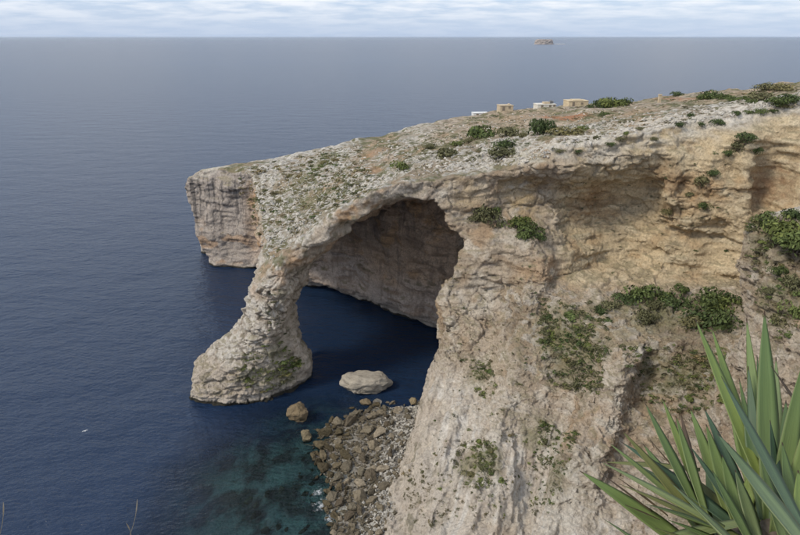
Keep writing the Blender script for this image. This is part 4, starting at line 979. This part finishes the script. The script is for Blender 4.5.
# ------------------------------------------------------------------ agaves
def agave_material(name, lo, hi, edge):
    m, N, L, P = new_mat(name)
    a = N.new('ShaderNodeAttribute'); a.attribute_name = 'along'; b = N.new('ShaderNodeAttribute'); b.attribute_name = 'across'
    cmbn = N.new('ShaderNodeCombineXYZ'); L.new(math_n(N, L, 'MULTIPLY', b.outputs['Fac'], 26.0), cmbn.inputs[0]); L.new(math_n(N, L, 'MULTIPLY', a.outputs['Fac'], 3.0), cmbn.inputs[1])
    oi = N.new('ShaderNodeObjectInfo'); L.new(math_n(N, L, 'MULTIPLY', oi.outputs['Random'], 40.0), cmbn.inputs[2])
    st = noise_node(N, L, cmbn.outputs[0], 1.0, 4, .6)
    c = mixc(N, L, a.outputs['Fac'], lo, hi)
    c = mixc(N, L, 1.0, c, ramp(N, L, st.outputs['Fac'], [(.3, (.72, .74, .72)), (.7, (1.22, 1.2, 1.15))]).outputs[0], 'MULTIPLY')
    c = mixc(N, L, 1.0, c, ramp(N, L, oi.outputs['Random'], [(0, (.78, .84, .86)), (.5, (1, 1, 1)), (1, (1.28, 1.2, .92))]).outputs[0], 'MULTIPLY')
    blot_ = noise_node(N, L, cmbn.outputs[0], .35, 5, .7)
    c = mixc(N, L, ramp(N, L, blot_.outputs['Fac'], [(.62, (0, 0, 0)), (.75, (.6, .6, .6))]).outputs[0], c, (.15, .13, .045))
    ed = N.new('ShaderNodeMapRange'); ed.inputs['From Min'].default_value = .88; ed.inputs['From Max'].default_value = 1.0; L.new(math_n(N, L, 'ABSOLUTE', b.outputs['Fac']), ed.inputs['Value'])
    c = mixc(N, L, ed.outputs[0], c, edge)
    tp = N.new('ShaderNodeMapRange'); tp.inputs['From Min'].default_value = .955; tp.inputs['From Max'].default_value = .98; L.new(a.outputs['Fac'], tp.inputs['Value'])
    c = mixc(N, L, tp.outputs[0], c, (.05, .028, .015))
    L.new(c, P.inputs['Base Color']); P.inputs['Roughness'].default_value = .48; P.inputs['Specular IOR Level'].default_value = .35
    bp = N.new('ShaderNodeBump'); bp.inputs['Strength'].default_value = .25; bp.inputs['Distance'].default_value = .004; L.new(st.outputs['Fac'], bp.inputs['Height']); L.new(bp.outputs[0], P.inputs['Normal'])
    return m
AG = agave_material('agave_green', (0.150, 0.195, 0.070), (0.112, 0.170, 0.055), (.13, .15, .05))
AB = agave_material('agave_blue', (0.075, 0.118, 0.072), (0.060, 0.105, 0.060), (.10, .13, .06))
AP = agave_material('agave_pale', (0.175, 0.215, 0.105), (0.135, 0.185, 0.085), (.19, .19, .08))
AY = agave_material('agave_yellow', (0.15, 0.155, 0.050), (0.125, 0.135, 0.040), (.16, .10, .04))
AD = agave_material('agave_dead', (0.10, 0.075, 0.05), (0.055, 0.035, 0.025), (.06, .04, .03))
AM = {'g': AG, 'b': AB, 'p': AP, 'y': AY, 'd': AD}
def pt(u, v, d):
    r = ray(u, v); return np.array([0, 0, HC]) + r / np.linalg.norm(r) * d
def leaf_mesh(base, tip, width, axis, bow, twist, mat, chan=.34, thick=.13, n=18):
    L_ = np.linalg.norm(tip - base); ch = (tip - base) / L_
    nrm_ = axis - ch * np.dot(axis, ch)                       # inner face looks at the plant's axis
    nl = np.linalg.norm(nrm_); nrm_ = nrm_ / nl if nl > 1e-3 else np.cross(ch, [1, 0, 0])
    nrm_ = nrm_ * math.cos(twist) + np.cross(ch, nrm_) * math.sin(twist)
    ctrl = (base + tip) / 2 - nrm_ * bow * L_ * 0 + np.array([0, 0, 1]) * bow * L_
    vs, fs, al, ac = [], [], [], []
    for i in range(n + 1):
        t = i / n
        c = (1 - t) ** 2 * base + 2 * t * (1 - t) * ctrl + t * t * tip
        tg = 2 * (1 - t) * (ctrl - base) + 2 * t * (tip - ctrl); tg /= np.linalg.norm(tg)
        sd_ = np.cross(tg, nrm_); sd_ /= np.linalg.norm(sd_); up_ = np.cross(sd_, tg)
        prof = (0.60 + 0.40 * min(1, t / .42) ** 1.0) if t < .42 else (1 - ((t - .42) / .58) ** 1.75)
        w_ = max(width * .5 * prof, .0016) * (1 if t < .96 else .8)
        cc = chan * (1 - .45 * t); th = thick * (1 - .75 * t)
        top = [(-1, 0), (-.55, -.62 * cc), (0, -cc), (.55, -.62 * cc), (1, 0)]
        for s, h in top: vs.append(c + sd_ * w_ * s + up_ * w_ * (h + .3 * cc)); al.append(t); ac.append(s)
        for s, h in top[::-1][1:-1]: vs.append(c + sd_ * w_ * s * .92 + up_ * w_ * (h + .3 * cc - th * 2.2 * (1 - s * s * .8))); al.append(t); ac.append(s * .8)
    k = 8
    for i in range(n):
        for j in range(k): fs.append((i * k + j, i * k + (j + 1) % k, (i + 1) * k + (j + 1) % k, (i + 1) * k + j))
    fs.append(tuple(range(n * k, n * k + k))); fs.append(tuple(range(k - 1, -1, -1)))
    me = bpy.data.meshes.new('leaf'); me.from_pydata([tuple(v) for v in vs], [], fs)
    for nm, arr in (('along', al), ('across', ac)):
        a = me.attributes.new(nm, 'FLOAT', 'POINT'); a.data.foreach_set('value', np.array(arr, np.float32))
    me.polygons.foreach_set('use_smooth', np.ones(len(me.polygons), bool)); me.materials.append(mat); return me
def agave(centre, leaves, label):
    """each leaf: tip pixel and distance, base pixel and distance, width, bow, twist, kind"""
    X, Y, Z = centre
    zg = float(np.interp(Y, [0, 2.0, 4.5], [63.05, 63.0, 60.5]))
    e = bpy.data.objects.new('agave', None); COL.objects.link(e); e.location = (X, Y, min(zg, Z - .2)); bpy.context.view_layer.update()
    off = np.array(e.location); axis = np.array([0.0, -0.15, 1.0]); axis /= np.linalg.norm(axis)
    for (tu, tv, td, bu, bv_, bd, wd, bow, tw, kd) in leaves:
        b = pt(bu, bv_, bd); t = pt(tu, tv, td)
        to_c = np.array([X, Y, Z]) - (b + t) / 2; to_c /= np.linalg.norm(to_c)
        ax_ = axis + .35 * to_c
        link('leaf', leaf_mesh(b - off, t - off, wd * .68, ax_, bow, tw, AM[kd]), None, e)
    for i in range(14):                                          # lower leaves, spread round the stem
        a = i * 2.4 + (1.1 if X > 1.3 else 0); el = rnd.uniform(-.15, .75); ln = rnd.uniform(.35, .6)
        b = np.array([X, Y, Z]) + np.array([0, 0, -.10 - .008 * i]); t = b + ln * np.array([math.cos(a) * math.cos(el), math.sin(a) * math.cos(el), math.sin(el)])
        link('leaf', leaf_mesh(b - off, t - off, rnd.uniform(.05, .07), axis, .04, rnd.uniform(-.3, .3), AM[rnd.choice('gggpby')]), None, e)
    # short stem with old leaf bases
    bm = bmesh.new(); h = Z - off[2]
    bmesh.ops.create_cone(bm, cap_ends=True, segments=12, radius1=.07, radius2=.05, depth=h + .25, matrix=Matrix.Translation((0, 0, (h - .25) / 2)))
    me = bpy.data.meshes.new('stem'); bm.to_mesh(me); bm.free(); me.materials.append(m_bark); link('stem', me, None, e)
    return tag(e, label, 'agave')
cA = pt(778, 528, 2.42)
agave(cA, [
 (695, 318, 2.52, 778, 520, 2.42, .098, .00, .25, 'g'), (711, 326, 2.72, 772, 520, 2.5, .078, .0, .2, 'g'), (746.5, 318, 2.62, 766, 520, 2.5, .066, .0, -.5, 'g'),
 (764.5, 311, 2.50, 770, 525, 2.44, .112, .0, .1, 'g'), (776, 357, 2.85, 778, 520, 2.6, .07, .0, 0, 'p'), (803, 362, 2.36, 775, 535, 2.4, .105, -.02, .3, 'g'),
 (748, 366, 2.5, 762, 520, 2.46, .06, .0, -.7, 'b'), (739, 378, 2.62, 768, 525, 2.5, .06, .0, .2, 'g'), (757, 355, 2.7, 768, 520, 2.55, .06, 0, .5, 'g'),
 (721, 376, 2.12, 822, 566, 1.98, .088, .01, .2, 'b'), (717, 433, 2.0, 826, 572, 1.86, .125, .01, .15, 'p'), (818, 396, 2.25, 792, 540, 2.32, .12, -.02, .2, 'g'),
 (840, 425, 2.3, 800, 545, 2.35, .13, -.02, .1, 'g'), (728, 392, 2.75, 762, 525, 2.55, .07, 0, -.2, 'g'), (704, 408, 2.72, 758, 530, 2.52, .075, .02, .1, 'b'),
 (786, 400, 2.75, 782, 530, 2.5, .09, 0, .3, 'g'), (735, 430, 2.6, 775, 540, 2.45, .09, .01, .3, 'g'), (815, 455, 2.15, 795, 560, 2.2, .12, 0, .2, 'g'), (770, 420, 2.35, 785, 545, 2.35, .08, 0, .4, 'b'),
 (782, 442, 2.2, 802, 560, 2.2, .1, 0, .2, 'g'), (806, 425, 2.5, 786, 540, 2.45, .1, 0, .1, 'p'), (760, 455, 2.3, 790, 560, 2.25, .1, 0, .25, 'g'), (744, 412, 2.45, 772, 535, 2.44, .09, 0, -.2, 'b'), (798, 470, 2.1, 812, 580, 2.05, .12, 0, .2, 'g'),
 (771, 366, 2.42, 812, 425, 2.46, .018, .0, .0, 'd'), (800, 395, 2.55, 822, 470, 2.5, .03, 0, 0, 'd'), (745, 445, 2.55, 775, 535, 2.5, .025, 0, 0, 'd')],
 'large green agave with tall upright sword leaves on the slope edge')
cB = pt(735, 535, 2.40)
agave(cB, [
 (645, 403, 2.50, 706, 525, 2.42, .082, .0, .25, 'g'), (662, 398, 2.62, 712, 525, 2.46, .066, .0, .2, 'g'), (681, 414, 2.6, 703, 520, 2.46, .05, .0, -.4, 'd'), (676, 416, 2.5, 708, 522, 2.43, .06, 0, .1, 'g'),
 (599, 461, 2.22, 752, 545, 2.32, .100, .03, .35, 'p'), (609, 443, 2.52, 690, 512, 2.45, .064, .02, .3, 'g'), (604, 462, 2.62, 700, 470, 2.55, .05, .02, .3, 'y'), (619, 484, 2.34, 716, 528, 2.35, .06, .03, .4, 'y'),
 (602, 518, 2.05, 705, 590, 2.05, .085, .04, .4, 'g'), (670, 482, 2.02, 775, 585, 1.95, .098, .02, .3, 'p'), (645, 504, 2.26, 722, 530, 2.32, .07, .05, .5, 'g'), (690, 446, 2.35, 758, 545, 2.3, .085, .01, .35, 'b'),
 (632, 548, 2.25, 755, 520, 2.34, .08, .03, .3, 'p'), (706, 424, 2.62, 738, 528, 2.46, .085, .0, .2, 'g'), (690, 408, 2.75, 730, 520, 2.52, .07, .02, .0, 'g'), (722, 455, 2.5, 745, 535, 2.42, .075, 0, .2, 'g'),
 (628, 460, 2.7, 700, 505, 2.5, .05, .02, .2, 'g'), (655, 470, 2.6, 715, 525, 2.45, .07, .03, .3, 'y'), (668, 520, 2.2, 740, 550, 2.28, .075, .02, .3, 'g'),
 (712, 470, 2.25, 760, 560, 2.2, .08, .01, .2, 'g'), (735, 470, 2.3, 762, 550, 2.3, .08, 0, .2, 'p'), (640, 492, 2.45, 725, 535, 2.4, .06, .03, .3, 'g'), (690, 500, 2.1, 760, 570, 2.1, .08, .02, .3, 'g'), (655, 528, 2.15, 735, 560, 2.2, .08, .03, .35, 'y'),
 (600, 473, 2.3, 652, 512, 2.36, .014, .02, 0, 'd'), (618, 478, 2.36, 668, 516, 2.4, .016, .03, 0, 'd'), (625, 505, 2.3, 660, 520, 2.36, .01, .02, 0, 'd'), (650, 440, 2.5, 700, 500, 2.45, .012, .01, 0, 'd'), (700, 462, 2.45, 735, 510, 2.42, .03, .02, 0, 'd')],
 'smaller agave with spreading pale leaves and brown dead leaf strands')

# ------------------------------------------------------------------ dry grass stems, gulls
m_dry, N, L, P = new_mat('dry_grass'); P.inputs['Roughness'].default_value = .8
dn = noise_node(N, L, None, 30, 2); L.new(ramp(N, L, dn.outputs['Fac'], [(.3, (.20, .17, .12)), (.7, (.36, .31, .23))]).outputs[0], P.inputs['Base Color'])
def grass_stem(u0, v0, u1, v1, d, label, w_=.0011):
    p0, p1 = pt(u0, v0, d * 1.03), pt(u1, v1, d); vs, fs, n = [], [], 8
    gz_ = 62.85; p00 = p0.copy(); p00[2] = min(gz_, p0[2] - .25); p00[1] = max(.35, p0[1] - .15)
    chain = [p00] + [p0 + (p1 - p0) * (i / n) + np.array([.006 * math.sin(3.0 * i / n), 0, 0]) for i in range(n + 1)]
    for i, c in enumerate(chain):
        r = w_ * (1 - .45 * i / len(chain)) if i < len(chain) - 3 else w_ * 1.7 * (1 if i < len(chain) - 1 else .2)
        vs += [tuple(c + r * np.array([math.cos(q), math.sin(q), 0])) for q in (0, 2.1, 4.2)]
    for i in range(len(chain) - 1):
        for q in range(3): fs.append((i * 3 + q, i * 3 + (q + 1) % 3, i * 3 + 3 + (q + 1) % 3, i * 3 + 3 + q))
    me = bpy.data.meshes.new('dry_grass_stem'); me.from_pydata(vs, [], fs); me.materials.append(m_dry)
    return tag(link('dry_grass_stem', me), label, 'grass', 'dry grass stems at the slope edge')
for a in [(128, 540, 137, 499, 2.0), (131, 542, 126, 523, 2.0), (-2, 540, 3, 502, 2.1)]:
    grass_stem(*a, 'thin dry grass stem rising in front of the open sea')
m_gull = plaster('gull_feathers', (.78, .78, .78))
def gull(u, v, z, span, rz, label):
    X, Y = atz(u, v, z); vs, fs = [], []
    n = 8
    for i in range(6):                                   # body, tail to beak
        q = [(-.36, .01), (-.24, .05), (-.05, .085), (.12, .075), (.24, .05), (.33, .008)][i]
        vs += [(math.cos(a) * q[1], q[0], math.sin(a) * q[1]) for a in [2 * math.pi * j / n for j in range(n)]]
    for i in range(5):
        for j in range(n): fs.append((i * n + j, i * n + (j + 1) % n, (i + 1) * n + (j + 1) % n, (i + 1) * n + j))
    for s in (-1, 1):
        k = len(vs)
        for (a, f, b, h) in ((.04, .13, -.10, .03), (.32, .16, -.06, .13), (.66, .02, -.12, .06)):
            vs += [(s * a, f, h), (s * a, b, h), (s * a, (f + b) / 2, h + .02), (s * a, (f + b) / 2, h - .012)]
        for i in (0, 1):
            for p_, q_ in ((0, 2), (2, 1), (1, 3), (3, 0)): fs.append((k + i * 4 + p_, k + i * 4 + q_, k + i * 4 + 4 + q_, k + i * 4 + 4 + p_))
    me = bpy.data.meshes.new('gull'); me.from_pydata(vs, [], fs); me.materials.append(m_gull)
    o = link('gull', me); o.location = (X, Y, z); o.rotation_euler = (0, 0, rz); o.scale = (span / 1.32,) * 3
    return tag(o, label, 'gull')
gull(85, 431, 3, .85, .6, 'white gull gliding low over the open sea')
# ------------------------------------------------------------------ the air over the sea
hb = box_mesh('haze', -152000, 152000, -450, 152000, -22, 72, None, 0) if False else bpy.data.meshes.new('haze')
A, B, Z_, Y_ = -152000, 152000, (-22, 72), (-450, 152000)
hb.from_pydata([(p, q, r) for r in Z_ for q in Y_ for p in (A, B)], [], [(0, 2, 3, 1), (4, 5, 7, 6), (0, 1, 5, 4), (2, 6, 7, 3), (0, 4, 6, 2), (1, 3, 7, 5)])
m = bpy.data.materials.new('sea_air'); m.use_nodes = True; N = m.node_tree.nodes; L = m.node_tree.links
N.remove(N['Principled BSDF']); pv = N.new('ShaderNodeVolumePrincipled'); pv.inputs['Color'].default_value = (.78, .88, 1, 1); pv.inputs['Density'].default_value = 1.8e-5; pv.inputs['Anisotropy'].default_value = .3
L.new(pv.outputs[0], N['Material Output'].inputs['Volume'])
tag(link('haze', hb, m), 'thin pale sea haze', 'haze', kind='stuff')
print('done', round(time.time() - T0, 1))
